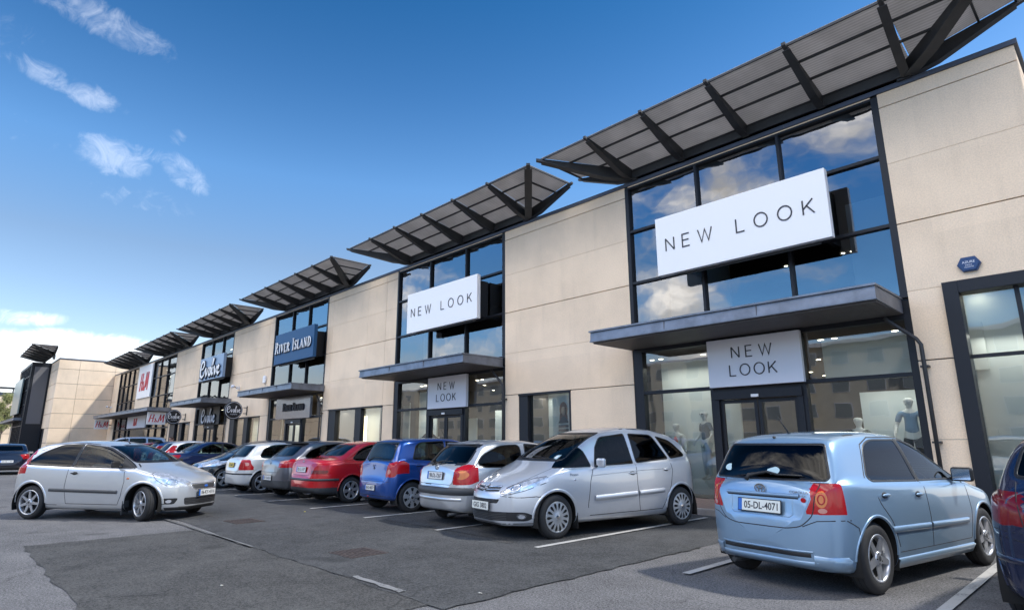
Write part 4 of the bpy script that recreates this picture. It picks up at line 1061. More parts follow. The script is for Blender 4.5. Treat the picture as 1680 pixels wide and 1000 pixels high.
# red saloon
ks = dict(w=1.735,xf=2.1,xr=-2.28,wb=2.513,er=.6,pr=2.9,ef=.8,pf=2.6,tumble=.34,bow=.09,rtaper=.04,
  top=[(2.1,.46),(2.08,.62),(1.98,.74),(1.5,.88),(1.1,.97),(1.0,1.0),(.55,1.25),(.2,1.38),(-.2,1.44),(-.6,1.446),(-.95,1.39),(-1.25,1.25),(-1.58,1.065),(-1.70,1.045),(-2.02,1.03),(-2.13,1.00),(-2.20,.78),(-2.22,.66),(-2.26,.60),(-2.28,.46)],
  bot=[(2.1,.46),(2.06,.26),(1.9,.20),(1.2,.18),(-1.2,.19),(-1.9,.22),(-2.2,.30),(-2.28,.44)],
  belt=[(2.1,.5),(1.95,.68),(1.5,.82),(1,.90),(0,.93),(-1,.96),(-1.6,.965),(-2.1,.93),(-2.28,.5)])
K_RED = dict(P=paint('paint_red', (.48,.008,.012), .15, .3), sp=ks,
  side=[[(.86,.95),(.35,1.22),(.08,1.34,.06),(-.22,1.365,.03),(-.24,.955,.03)], [(-.30,.96,.03),(-.28,1.365,.03),(-.72,1.34,.08),(-1.02,1.22,.08),(-1.22,1.03,.06),(-1.15,.98)]],
  sideband=[([(-.27,.95),(-.25,1.37)],.05,M['gap'])],
  rear=[(-.50,1.34),(.50,1.34),(.58,1.10,.06),(-.58,1.10,.06)], rrng=(-1.7,-.8), front=[(-.54,1.33),(.54,1.33),(.63,1.05),(-.63,1.05)],
  tail=[('rear',[(.44,.93),(.80,.93),(.84,.68),(.48,.68)],M['tail'],(-2.3,-1.8)),('side',[(-2.18,.92),(-1.92,.92),(-1.90,.70),(-2.2,.68)],M['tail'],None),('rear',[(.50,.78),(.82,.78),(.82,.70),(.51,.70)],M['taildark'],(-2.3,-1.8))],
  head=[('side',[(1.6,.82),(2.0,.74),(2.0,.60),(1.75,.62)])],
  lines=[([(-.42,1.02),(-.43,.66),(.43,.66),(.42,1.02)],'rear',.010,M['gap'],.0015),([(-.84,.565),(.84,.565)],'rear',.055,M['grey'],.016),([(-2.24,.565),(-1.62,.56)],'sides',.055,M['grey'],.016),
         ([(.70,.90),(.74,.6),(.70,.3)],'sides',.008,M['gap'],.001),([(-.27,.95),(-.27,.3)],'sides',.008,M['gap'],.001),([(-1.24,1.0),(-1.05,.7),(-.86,.45),(-.82,.3)],'sides',.008,M['gap'],.001),([(-.80,.52),(.7,.52)],'sides',.05,M['grey'],.014)],
  cuts=[([(-.9,.385),(.9,.385),(.9,.2),(-.9,.2)],'rear',M['grey'],'body'),([(-2.3,.385),(-1.6,.385),(-1.6,.1),(-2.3,.1)],'side',M['grey'],'body')],
  plate=('rear',.79,'02-G-11077','ie'), badge=('ring',.96), handles=[(-.38,.84),(-1.0,.86)], rim=('a',6,.05,.09,0), rimR=.205, aerial=(-.75,.10), exhaust=.5, mz=.96, mx=.66)
# grey hatchback with lip spoiler
ks = hatch_sp(.84,.74,2.625,1.777,1.457,zc=1.0,roof=-1.40,tumble=.36)
ks['top'] = [(2.15,.46),(2.12,.62),(2.0,.74),(1.6,.88),(1.2,.98),(1.1,1.02),(.65,1.24),(.28,1.38),(-.2,1.45),(-.7,1.457),(-1.1,1.42),(-1.35,1.36),(-1.62,1.16),(-1.82,1.02),(-1.98,.96),(-2.02,.72),(-2.04,.64),(-2.055,.46)]
K_GREY = dict(P=paint('paint_dark_grey', (.19,.19,.21), .8, .3), sp=ks,
  side=[[(.95,.95),(.42,1.22),(.15,1.34,.06),(-.26,1.375,.03),(-.28,.965,.03)], [(-.34,.97,.03),(-.32,1.375,.03),(-.85,1.33,.08),(-1.25,1.20,.08),(-1.42,1.05,.06),(-1.34,1.0)]],
  rear=[(-.52,1.33),(.52,1.33),(.60,1.06,.06),(-.60,1.06,.06)], front=[(-.54,1.33),(.54,1.33),(.64,1.07),(-.64,1.07)], handles=[(-.42,.86)],
  tail=[('rear',[(.50,.90),(.84,.98),(.86,.78),(.50,.78)],M['tail'],(-2.1,-1.5)),('rear',[(.50,.93),(.84,1.01),(.84,.90),(.50,.875)],M['pinklens'],(-2.1,-1.5)),('side',[(-2.0,.97),(-1.7,1.0),(-1.66,.9),(-1.8,.78),(-2.0,.78)],M['tail'],None)],
  lines=[([(-.50,1.0),(-.50,.66),(.50,.66),(.50,1.0)],'rear',.010,M['gap'],.0015)],
  cuts=[([(-.9,.46),(.9,.46),(.9,.15),(-.9,.15)],'rear',M['grey'],'body')],
  plate=('rear',.52,'07-D-6314','ie',.5,.11), badge=('diamond',.90), spoiler=(-1.38,1.37,.52,M['black']), rim=('a',5,.07,.10,0), rimR=.205, mz=.98)
# silver hatchback with red and white lamps
ks = hatch_sp(.80,.71,2.46,1.646,1.45,roof=-1.42,tumble=.30)
K_FAB = dict(P=paint('paint_silver_white', (.60,.61,.60), .35, .36), sp=ks,
  side=[[(.86,.95),(.36,1.22),(.10,1.34,.06),(-.26,1.37,.03),(-.28,.96,.03)], [(-.34,.965,.03),(-.32,1.37,.03),(-.9,1.35,.08),(-1.2,1.25,.08),(-1.32,1.04,.06),(-1.24,.99)]],
  sidemat=[M['autoglass'],M['autoglass']],
  rear=[(-.52,1.33),(.52,1.33),(.58,1.03,.06),(-.58,1.03,.06)], front=[(-.52,1.33),(.52,1.33),(.61,1.06),(-.61,1.06)],
  tail=[('rear',[(.58,.95),(.76,.95),(.81,.66),(.60,.66)],M['tail'],(-2.1,-1.5)),('rear',[(.62,.87),(.76,.87),(.77,.78),(.62,.78)],M['pinklens'],(-2.1,-1.5)),('side',[(-1.95,.95),(-1.78,.95),(-1.74,.8),(-1.80,.66),(-1.95,.66)],M['tail'],None)],
  lines=[([(-.56,1.0),(-.56,.68),(-.5,.62),(.5,.62),(.56,.68),(.56,1.0)],'rear',.010,M['gap'],.0015),([(-.80,.555),(.80,.555)],'rear',.04,M['black'],.012),([(-1.9,.555),(-1.55,.55)],'sides',.04,M['black'],.012)],
  plate=('rear',.80,'GIL 4052','yel',.42,.12), rim=('a',5,.06,.075,0), rimR=.205, wiper=(1.03,.25,-.25), mz=.97, exhaust=.4)
# black hatchback nose out, dark saloons and hatchbacks further down the row
ks = hatch_sp(.84,.74,2.6,1.75,1.50,zc=1.04,roof=-1.45)
K_BLACK = dict(P=paint('paint_black', (.008,.010,.016), .2, .25, dirt=.03), sp=ks,
  side=[[(.95,.97),(.42,1.24),(.15,1.38,.06),(-.26,1.41,.03),(-.28,.985,.03)], [(-.34,.985,.03),(-.32,1.41,.03),(-.9,1.38,.08),(-1.25,1.25,.08),(-1.40,1.07,.06),(-1.32,1.01)]],
  rear=[(-.52,1.36),(.52,1.36),(.60,1.08,.06),(-.60,1.08,.06)], front=[(-.54,1.38),(.54,1.38),(.65,1.09),(-.65,1.09)],
  tail=[], head=[('front',[(.46,.64),(.84,.70),(.86,.86),(.62,.80)]),('side',[(2.05,.64),(1.75,.70),(1.45,.86),(1.5,.90),(1.9,.80)])],
  cuts=[([(-.34,.62),(.34,.62),(.30,.50),(-.30,.50)],'front',M['grey'],'grille'),([(-.5,.38),(.5,.38),(.46,.27),(-.46,.27)],'front',M['gap'],'lower_grille')],
  lines=[([(.86,.92),(.9,.6),(.84,.3)],'sides',.008,M['gap'],.001),([(-.30,.98),(-.31,.3)],'sides',.008,M['gap'],.001)],
  plate=('front',.45,'05-G-8841','ie'), rim=('a',5,.06,.05,.12), rimR=.215, mz=1.0, handles=[(-.4,.87)])
ks = dict(K_RED['sp']); ks.update(w=1.76)
K_NAVY = dict(K_RED); K_NAVY.update(P=paint('paint_navy', (.010,.022,.09), .4, .28), sp=ks, plate=('rear',.80,'04-D-2295','ie'), badge=None, lines=K_RED['lines'][:1]+K_RED['lines'][4:7],
  tail=[('rear',[(.46,.93),(.82,.96),(.84,.72),(.60,.74)],M['tail'],(-2.3,-1.8)),('side',[(-2.2,.94),(-1.85,.94),(-1.95,.76),(-2.2,.72)],M['tail'],None)], sidemat=[M['autoglass'],M['autoglass']])
ks = dict(K_FAB['sp']); K_MID = dict(K_FAB); K_MID.update(P=paint('paint_mid_blue', (.03,.10,.26), .5, .3), sp=ks, plate=('rear',.80,'','ie'), tail=[('rear',[(.62,1.25),(.72,1.25),(.80,.72),(.62,.70)],M['tail'],(-2.1,-1.3))], spoiler=(-1.40,1.38,.50,M['black']))
K_WHITE = dict(K_MID); K_WHITE.update(P=paint('paint_pearl', (.66,.67,.68), .25, .35), spoiler=None)
K_RED2 = dict(K_FAB); K_RED2.update(P=paint('paint_dull_red', (.34,.03,.03), .3, .35), plate=('rear',.80,'','ie'))
# long estate far behind
ks = dict(w=1.77,xf=2.2,xr=-2.4,wb=2.7,er=.4,pr=3,ef=.85,pf=2.4,tumble=.32,bow=.10,
  top=[(2.2,.46),(2.17,.62),(2.05,.74),(1.6,.88),(1.2,.98),(1.1,1.02),(.6,1.27),(.25,1.41),(-.2,1.48),(-1.2,1.49),(-1.9,1.46),(-2.05,1.41),(-2.27,1.02),(-2.34,.95),(-2.37,.66),(-2.4,.46)],
  bot=[(2.2,.46),(2.15,.26),(2.0,.2),(1.2,.18),(-1.3,.19),(-2.1,.23),(-2.35,.3),(-2.4,.44)], belt=[(2.2,.5),(2,.68),(1.6,.82),(1.1,.91),(0,.94),(-1,.965),(-2,.98),(-2.3,.88),(-2.4,.5)])
K_EST = dict(P=paint('paint_silver_blue', (.40,.46,.55), .5, .33), sp=ks,
  side=[[(.95,.95),(.42,1.24),(.15,1.36,.06),(-.26,1.40,.03),(-.28,.965,.03)], [(-.34,.97,.03),(-.32,1.40,.03),(-1.08,1.40,.04),(-1.14,.98,.03)], [(-1.22,.99,.03),(-1.18,1.40,.04),(-1.85,1.34,.08),(-2.0,1.08,.05)]],
  sidemat=[M['autoglass']]*3, rear=[(-.56,1.38),(.56,1.38),(.6,1.06),(-.6,1.06)], front=[(-.54,1.36),(.54,1.36),(.63,1.07),(-.63,1.07)],
  tail=[('rear',[(.62,1.2),(.76,1.2),(.82,.72),(.62,.70)],M['tail'],(-2.5,-1.8))], head=[('side',[(1.6,.82),(2.05,.74),(2.05,.60),(1.75,.62)])],
  lines=[([(.72,1.475),(.70,1.5),(-1.9,1.5)],'sides',.02,M['steel'],.02) ], rim=('a',5,.07,.05,0), mz=.98)
# dark blue hatchback at the right edge of the view
ks = hatch_sp(.85,.74,2.608,1.746,1.51,zc=1.05,roof=-1.42,tumble=.36,pr=2.6,er=.6)
ks['top'] = [(2.15,.46),(2.12,.64),(2.0,.77),(1.6,.92),(1.2,1.03),(1.1,1.07),(.65,1.30),(.30,1.43),(-.2,1.50),(-.7,1.51),(-1.2,1.45),(-1.42,1.39),(-1.72,1.14),(-1.86,1.06),(-1.98,.98),(-2.02,.76),(-2.04,.64),(-2.05,.46)]
K_DARK = dict(P=paint('paint_deep_navy', (.006,.012,.045), .3, .26, dirt=.03), sp=ks,
  side=[[(.95,.99),(.42,1.26),(.15,1.40,.06),(-.26,1.43,.03),(-.28,1.0,.03)], [(-.34,1.0,.03),(-.32,1.43,.03),(-.9,1.38,.08),(-1.28,1.25,.08),(-1.44,1.09,.06),(-1.34,1.03)]],
  sidemat=[M['autoglass'],M['autoglass']],
  rear=[(-.56,1.35),(.56,1.35),(.62,1.11,.06),(-.62,1.11,.06)], front=[(-.54,1.40),(.54,1.40),(.64,1.11),(-.64,1.11)],
  tail=[('rear',[(.52,.80),(.80,1.04),(.88,1.0),(.88,.80),(.70,.76)],M['taildark'],(-2.1,-1.3)),('side',[(-1.99,1.00),(-1.52,1.03),(-1.55,.94),(-1.75,.80),(-2.0,.76)],M['taildark'],None)],
  lines=[([(-.60,1.08),(-.54,.70),(.54,.70),(.60,1.08)],'rear',.010,M['gap'],.0015),([(-.86,.70),(-.55,.66)],'rear',.008,M['gap'],.001),([(.86,.70),(.55,.66)],'rear',.008,M['gap'],.001),([(-1.98,.72),(-1.70,.73)],'sides',.008,M['gap'],.001),([(-1.95,.52),(-1.66,.52)],'sides',.05,None,.01),([(-.84,.52),(.84,.52)],'rear',.05,None,.01)],
  plate=('rear',.82,'04-G-5530','ie'), rim=('a',5,.07,.05,0), mz=1.0, wiper=(1.1,.25,-.25))

def park_cars():
    N = pi/2; g = 'cars parked in the bays along the shopfronts'
    def put(o, sx, sy, sz, grp=g):
        o.scale = (sx, sy, sz)
        if grp: o['group'] = grp
        return o
    put(car_blue5(-2.66, 8.47, radians(79.5)), .993, 1.008, 1.09)
    put(car_mpv(-7.22, 8.84, radians(-100)), 1.04, 1.004, 1.07)
    put(car_silver3(-15.39, 3.01, radians(37.6)), 1.02, 1.027, 1.06, None)
    K = lambda x, y, d, lab, k, s, grp=g: put(car_rear(x, y, radians(d), lab, k), *s, grp)
    K(-9.16, 8.92, 85.4, 'old silver three-door hatchback, dark bumper band, oval lamps, plate 98-DL-7267', K_OLD, (1.045,1.015,1.11))
    K(-12.0, 8.98, 86.1, 'small bright blue hatchback with tall red shoulder lamps beside the red saloon', K_BLUE, (1.03,1.017,1.056))
    K(-14.95, 9.05, 90.5, 'bright red saloon with square dark red lamps and grey bumper strip', K_RED, (1.0,1.01,1.05))
    K(-17.0, 8.95, 91, 'dark grey hatchback with black roof spoiler, left of the red saloon', K_GREY, (1.04,1.02,1.055))
    K(-19.45, 8.55, 89.7, 'silver white hatchback with a yellow number plate in the parked row', K_FAB, (.98,1.01,1.04))
    K(-22.5, 8.6, -91, 'black hatchback parked nose out beside the silver white hatchback', K_BLACK, (1.02,1.01,1.05))
    K(-28.0, 9.2, 91, 'navy blue saloon parked beyond the black nose-out hatchback', K_NAVY, (1.04,1.01,1.06))
    K(-25.2, 9.6, -91, 'light blue hatchback between the navy saloon and the black nose-out car', dict(K_BLACK, P=paint('paint_light_blue', (.18,.28,.42), .4, .33), plate=('front',.45,'02-G-3317','ie')), (1,1,1.03))
    K(-30.6, 9.2, 90, 'pearl white hatchback, pale curved roof showing above the navy saloon', K_WHITE, (1.03,1.01,1.09))
    K(-33.1, 9.2, 90, 'mid blue hatchback with a black roof spoiler far down the row', K_MID, (1,1,1.08))
    K(-36.1, 9.0, 90, 'dull red hatchback far down the row, behind the turning silver car', K_RED2, (1,1,1.04))
    K(-39.4, 7.6, -100, 'tall silver blue estate seen over the roof of the turning silver car', K_EST, (1,1,1.22))
    put(car_rear(-40.4, 2.85, radians(176), 'midnight blue saloon driving away at the left edge of the picture', dict(K_NAVY, P=paint('paint_midnight', (.003,.006,.02), .3, .28), plate=('rear',.62,'03-KE-1184','ie'), name='moving_car')), 1, 1.02, 1.02, None)
    K(-.13, 8.3, 86, 'deep navy hatchback cut off by the right edge of the picture', K_DARK, (1.03,1.0,1.07))
# ---------------------------------------------------------------- ground
def sheet(name, pts, z, m, parent=None, lab=None):
    mb = MB(); mb.face([(p[0], p[1], z) for p in pts], m); o = mb.build(name, parent); return o
def rect(name, x0, x1, y0, y1, z, m): return sheet(name, [(x0,y0),(x1,y0),(x1,y1),(x0,y1)], z, m)
def wob(x0, x1, y0, y1, a=.05, n=26, seed=1):
    """rectangle with slightly ragged hand-cut edges"""
    r = random.Random(seed); c = [(x0,y0),(x1,y0),(x1,y1),(x0,y1)]; out = []
    for i in range(4):
        p, q = c[i], c[(i+1) % 4]
        for k in range(n): t = k/n; out.append((p[0]+(q[0]-p[0])*t+r.uniform(-a,a), p[1]+(q[1]-p[1])*t+r.uniform(-a,a)))
    return out
def make_ground():
    tag(rect('ground', -400, 250, -300, 500, -.02, M['tar']), kind='structure')
    tag(rect('car_park_surface', -90, 60, -60, 11.7, .0, M['tar']), kind='structure')
    tag(rect('asphalt_bays', -80, -4.75, 6.9, 11.7, .004, M['tar3']), kind='structure')
    tag(sheet('asphalt_patch', wob(-11.83, -4.95, 1.2, 3.62, .035, seed=3), .008, M['tar2']), kind='structure')
    tag(sheet('asphalt_lane_patch', wob(-11.1, -4.72, 3.6, 8.2, .03, seed=5), .012, M['tar4']), kind='structure')
    tag(sheet('asphalt_dark_lane', wob(-60, -11.1, 3.7, 6.9, .05, seed=8), .008, M['tar3']), kind='structure')
    tag(sheet('asphalt_seam', wob(-10.6, -6.9, 6.45, 6.62, .03, seed=9), .016, M['tar2']), kind='structure')
    for k in range(-16, 5):
        x = -6.34+2.4*k
        o = rect('stall_line', x-.05, x+.05, 6.48, 11.3, .021, M['line']); tag(o, kind='structure')
    tag(sheet('faded_line', wob(-6.5,-5.5,3.65,3.73,.02,6), .021, M['faded2']), kind='structure')
    tag(sheet('faded_lane_line', wob(-13.9,-9.3,3.56,3.62,.02,10,seed=4), .021, M['faded']), kind='structure')
    tag(rect('pavement', -80.9, 3, 11.86, 13.98, .11, M['brick']), kind='structure')
    mb = MB()
    x = -80.0
    while x < 4: mb.box(x+.006, x+.907, 11.72, 11.865, -.01, .125, M['kerb'], .012); x += .913
    tag(mb.build('kerb'), kind='structure')
    # drain covers let into the lane
    rust = mat('rusty_iron', (.060,.046,.042), .8, .2, var=.3, vscale=20)
    for (cx, cy, w, h, a, lab) in ((-7.80,4.48,.62,.58,.02,'reddish rusty drain cover in the dark asphalt, nearest the camera'),(-12.4,4.6,.62,.55,.05,'worn drain cover further down the lane near the turning silver car')):
        mb = MB(); mt = Matrix.Translation((cx,cy,.013)) @ Matrix.Rotation(a,4,'Z')
        mb.box(-w/2,w/2,-h/2,h/2,-.01,.004,rust,0,mt)
        for i in range(9):
            for s_ in (-1,1): mb.box(s_*w/4-w/4+.025,s_*w/4+w/4-.025,-h/2+.03+i*(h-.06)/9,-h/2+.03+(i+.55)*(h-.06)/9,.004,.009,rust,0,mt)
        tag(mb.build('drain_cover'), lab, 'drain cover')
    leaf = mat('litter_pale', (.45,.44,.40), .8); yel = mat('litter_yellow', (.60,.52,.05), .7)
    lt = [(-7.07,2.45,'small pale scrap of litter near the patch centre',leaf),(-6.3,1.75,'small pale scrap of litter nearest the camera',leaf),(-4.9,4.2,'small pale pebble of litter by the asphalt seam',leaf),(-13.0,6.1,'small yellow leaf beside the bumper of the turning silver car',yel)]
    for x, y, l, m in lt:
        mb = MB(); mb.ball((x,y,.022), (.022,.015,.006), m, 7); [setattr(v,'co',v.co+Vector((random.uniform(-.008,.008),random.uniform(-.008,.008),0))) for v in mb.bm.verts]; tag(mb.build('litter'), l, 'litter')

# ---------------------------------------------------------------- the retail terrace
ROOF = 9.04; WY = 14.0
BAYS = [(-9.78,-2.98),(-22.12,-15.08),(-35.6,-28.65),(-49.5,-42.5)]
def wall_panels(mb, x0, x1, holes=(), vj=(), y=WY, zt=8.93, side=1):
    """precast panels with open joints in front of a dark backing; holes = (x0,x1,z0,z1)"""
    zs = [0, 1.5, 3.03, 4.45, 5.9, 7.27, 8.6, zt]; gaps = {3.03:.018, 5.9:.018, 8.6:.015, 1.5:.006, 4.45:.005, 7.27:.005}
    xs = sorted([x0, x1]+[v[0] for v in vj]+[h[0] for h in holes]+[h[1] for h in holes]); wv = {v[0]: v[1] for v in vj}
    hz = sorted(set([h[2] for h in holes]+[h[3] for h in holes]))
    for a, b in zip(xs, xs[1:]):
        if b-a < .02: continue
        Z = sorted(set(zs+[z for z in hz if z > 0]))
        for c, d in zip(Z, Z[1:]):
            if d-c < .015: continue
            mx, mz = (a+b)/2, (c+d)/2
            if any(h[0] <= mx <= h[1] and h[2] <= mz <= h[3] for h in holes): continue
            mb.box(a+wv.get(a,0), b-wv.get(b,0), y, y+.12, c+gaps.get(c,0)*.7, d-gaps.get(d,0)*.7, M['panel'])
def glazing(root, x0, x1, z0, z1, vx, hz, yg, name, gm, fw=.07, fy=.10, skip=(), edge=(.12,.12), pane='window_pane'):
    """aluminium frame with panes as children"""
    mb = MB(); F = M['frame']
    mb.box(x0, x0+edge[0], yg-fy, yg+.10, z0, z1, F); mb.box(x1-edge[1], x1, yg-fy, yg+.10, z0, z1, F)
    mb.box(x0+edge[0], x1-edge[1], yg-fy+.003, yg+.097, z1-fw*1.2, z1, F); mb.box(x0+edge[0], x1-edge[1], yg-fy+.003, yg+.097, z0, z0+fw*.8, F)
    for v in vx: mb.box(v-fw/2, v+fw/2, yg-fy+.006, yg+.094, z0+fw*.8, z1-fw*1.2, F)
    for h in hz:
        xs = [x0+edge[0]]+list(vx)+[x1-edge[1]]
        for a, b in zip(xs, xs[1:]):
            if (round(a,2), h) in skip: continue
            mb.box(a+(fw/2 if a in vx else 0), b-(fw/2 if b in vx else 0), yg-fy+.012, yg+.088, h-fw/2, h+fw/2, F)
    o = mb.build(name, root)
    xs = [x0+edge[0]]+list(vx)+[x1-edge[1]]; zs = [z0]+list(hz)+[z1]; r = random.Random(int(abs(x0)*100))
    for a, b in zip(xs, xs[1:]):
        for c, d in zip(zs, zs[1:]):
            if any(k[0] <= (a+b)/2 <= k[1] and k[2] <= (c+d)/2 <= k[3] for k in skip if len(k) == 4): continue
            p = MB(); t1, t2 = r.uniform(-.004,.004), r.uniform(-.004,.004)
            p.face([(a,yg+t1,c),(b,yg+t2,c),(b,yg+t2+r.uniform(-.003,.003),d),(a,yg+t1+r.uniform(-.003,.003),d)], gm); p.build(pane, o)
    return o
def canopy(root, xl, xr, y0=12.17, z=4.03, h=.28, cap=True):
    mb = MB(); C, Sf = M['canopy'], M['soffit']
    # folded zinc edge: fascia tapering slightly, thin lip on top
    mb.prism([(y0,z+.03),(y0+.06,z),(WY-.04,z-.03),(WY-.04,z+h-.02),(y0+.02,z+h-.02)], 'x', xl, xr, C)
    mb.box(xl-.025, xr+.025, y0-.03, WY-.05, z+h-.018, z+h+.022, C)
    mb.box(xl-.012, xr+.012, y0-.012, y0+.03, z+.0, z+.03, C)
    n = int((WY-y0)/.13)
    for i in range(n): y = y0+.1+i*.13; mb.box(xl+.03, xr-.03, y, y+.11, z-.035-.0, z-.012+.02, Sf)
    k = int((xr-xl)/2.3)
    for i in range(1, k+1): x = xl+(xr-xl)*i/(k+1); mb.box(x-.006, x+.006, y0-.004, y0+.02, z+.04, z+h-.03, M['joint'])
    return mb.build('canopy', root)
def drainpipe(root, x, y, z=3.95):
    mb = MB(); m = M['steel']
    mb.tube([(x-.55,y-.05,z),(x-.50,y-.02,z-.08),(x-.06,y-.02,z-.50),(x,y,z-.62),(x,y,.15)], .038, m, 10)
    for zz in (2.9,1.45): mb.box(x-.07,x+.07,y-.02,WY,zz-.02,zz+.02,m)
    return mb.build('drainpipe', root)
def wing(root, xl, xr, z0=9.22, y0=13.95, w=1.95, rise=.52, n=6, sgn=-1, rot=None):
    """tray-shaped sunshade: beam, tapered arms, mitred ends and perforated deck"""
    S_ = M['steel']; mb = MB(); zt = z0+rise+.04
    bl, br = xl+w, xr-w
    mb.box(bl-.05, br+.05, y0-.06, y0+.10, z0-.15, z0+.10, S_); mb.box(bl-.05, br+.05, y0-.10, y0+.14, z0-.15, z0-.13, S_); mb.box(bl-.05, br+.05, y0-.10, y0+.14, z0+.10, z0+.12, S_)
    for x in (bl+.05, br-.05): mb.box(x-.13, x+.13, y0-.06, y0+.16, ROOF-.02 if z0 < 10 else z0-.6, z0-.15, S_)
    def arm(x0, yy0, x1, y1, d0=.34, t=.085):
        a = Vector((x0, yy0, 0)); b = Vector((x1, y1, 0)); L = (b-a).length; mt = frame_mtx((x0, yy0, 0), (b-a), (0,0,1))
        for v in mb.prism([(-.12, z0-.10), (.10, z0-.17), (L*.30, z0+.02-.10), (L*.98, zt-.10), (L+.10, zt-.055), (L+.10, zt+.012), (0, z0+.16)], 'z', -t/2, t/2, S_): v.co = mt @ v.co
        for v in mb.prism([(-.10, z0-.10), (.10, z0-.18), (L*.30, z0-.09), (L*.98, zt-.115), (L*.98, zt-.100), (L*.30, z0-.075), (.10, z0-.165), (-.1, z0-.085)], 'z', -t, t, S_): v.co = mt @ v.co
    for i in range(n+1):
        x = xl+(xr-xl)*i/n
        if x < bl-.3 or x > br+.3: continue
        arm(min(max(x+(.35 if i < n/2 else -.1)*0, bl), br) if bl <= x <= br else (bl if x < bl else br), y0, x, y0-w)
    for xb, xt, xs in ((bl, xl, -1), (br, xr, 1)):
        arm(xb, y0, xt, y0-w, .34, .12); arm(xb, y0, xt, y0)
    P = lambda t, xs: (z0+.14+(zt-z0-.14)*t)
    for t in (.0, .36, .68, .985):
        z = P(t, 0)+.0; off = w*t
        mb.box(bl-off, br+off, y0-off-.02, y0-off+.02, z-.03, z+.022, S_)
        for s_, xb in ((-1, bl), (1, br)):
            x = xb+s_*off
            if t > .1: mb.box(x-.02, x+.02, y0-off+.02, y0, z-.03, z+.022, S_)
    o = mb.build('roof_wing', root)
    d = MB(); D = M['deck']; zb = z0+.165; ze = zt+.035; e = .012
    d.mi(D)
    def quad(pts):
        a = [d.bm.verts.new(p) for p in pts]; b = [d.bm.verts.new((p[0],p[1],p[2]+e)) for p in pts]; n_ = len(a); fs = [d.bm.faces.new(a), d.bm.faces.new(b[::-1])]+[d.bm.faces.new((a[i],b[i],b[(i+1)%n_],a[(i+1)%n_])) for i in range(n_)]
        bmesh.ops.recalc_face_normals(d.bm, faces=fs)
    for i in range(n):
        a, b = xl+(xr-xl)*i/n+.012, xl+(xr-xl)*(i+1)/n-.012
        for t0, t1 in ((.0,.355),(.362,.675),(.682,.985)):
            q = [(a,t0),(b,t0),(b,t1),(a,t1)]
            for fn in (lambda p: p[0]-(bl-w*p[1]+.03), lambda p: (br+w*p[1]-.03)-p[0]):
                o2 = []
                for j in range(len(q)):
                    p0, p1 = q[j-1], q[j]; f0, f1 = fn(p0), fn(p1)
                    if (f0 >= 0) != (f1 >= 0): k_ = f0/(f0-f1); o2.append((p0[0]+(p1[0]-p0[0])*k_, p0[1]+(p1[1]-p0[1])*k_))
                    if f1 >= 0: o2.append(p1)
                q = o2
            if len(q) >= 3: quad([(x, y0-w*t, zb+(ze-zb)*t) for x, t in q])
    for s_, xb in ((-1, bl), (1, br)):
        for t0, t1 in ((.02,.355),(.362,.675),(.682,.985)):
            quad([(xb+s_*w*t0, y0-.02, zb+(ze-zb)*t0), (xb+s_*w*t1, y0-.02, zb+(ze-zb)*t1), (xb+s_*w*t1, y0-w*t1+.05, zb+(ze-zb)*t1), (xb+s_*w*t0, y0-w*t0+.05, zb+(ze-zb)*t0)])
    d.build('sunshade_deck', o)
    return o
GLY = {  # thin even-weight capitals, unit height
 'N': ([[(0,0),(0,1)],[(0,1),(.72,0)],[(.72,0),(.72,1)]], .72), 'E': ([[(.6,0),(0,0),(0,1),(.6,1)],[(0,.52),(.55,.52)]], .6),
 'W': ([[(0,1),(.28,0),(.56,.95),(.84,0),(1.12,1)]], 1.12), 'L': ([[(0,1),(0,0),(.6,0)]], .6), 'O': ([ell_pts(.46,.5,.46,.5,28)], .92),
 'K': ([[(0,0),(0,1)],[(0,.36),(.66,1)],[(.24,.60),(.70,0)]], .70), ' ': ([], .42)}
def spaced(mb, txt, mtx, h, wtot, wd=.09, ext=.012):
    ws = [GLY[c][1] for c in txt]; gap = (wtot/h-sum(ws))/(len(txt)-1); x = -wtot/h/2
    for c, w in zip(txt, ws):
        L = []
        for ln in GLY[c][0]:
            cl = ln[0] == 'o'; q = [((p[0]+x)*h, (p[1]-.5)*h) for p in (ln[1:] if cl else ln)]; L.append((['o']+q) if cl else q)
        strokes(mb, L, M['ink'], mtx, wd*h, ext); x += w+gap
def new_look_sign(xl, xr, z0, z1, yf, lab, two=False, mtl=None, depth=.16, brk=True):
    t = empty('shop_sign', ((xl+xr)/2, yf, z0), 0, lab, 'shop sign', 'white storefront signs'); o = Vector(t.location)
    m = mtl or M['white']; mb = MB(); mb.box(xl-o.x, xr-o.x, 0, depth, 0, z1-z0, m, .008); mb.build('sign_panel', t)
    if brk:
        b = MB()
        for x in (xl+.5, xr-.35): b.box(x-o.x-.06, x-o.x+.06, depth, WY+.05-yf, .15, z1-z0-.12, M['black'])
        b.box(xl+.45-o.x, xr-.3-o.x, depth+.001, depth+.05, -.06, z1-z0-.10, M['black']); b.build('bracket', t)
    l = MB(); cz = (z1-z0)/2; w = xr-xl
    if not two: spaced(l, 'NEW LOOK', FACE(0, -.002, cz), .335, w*.865)
    else: spaced(l, 'NEW', FACE(0, -.002, cz+.235), .262, w*.43, .10); l.build('lettering', t); l = MB(); spaced(l, 'LOOK', FACE(0, -.002, cz-.20), .262, w*.50, .10)
    l.build('lettering', t); return t
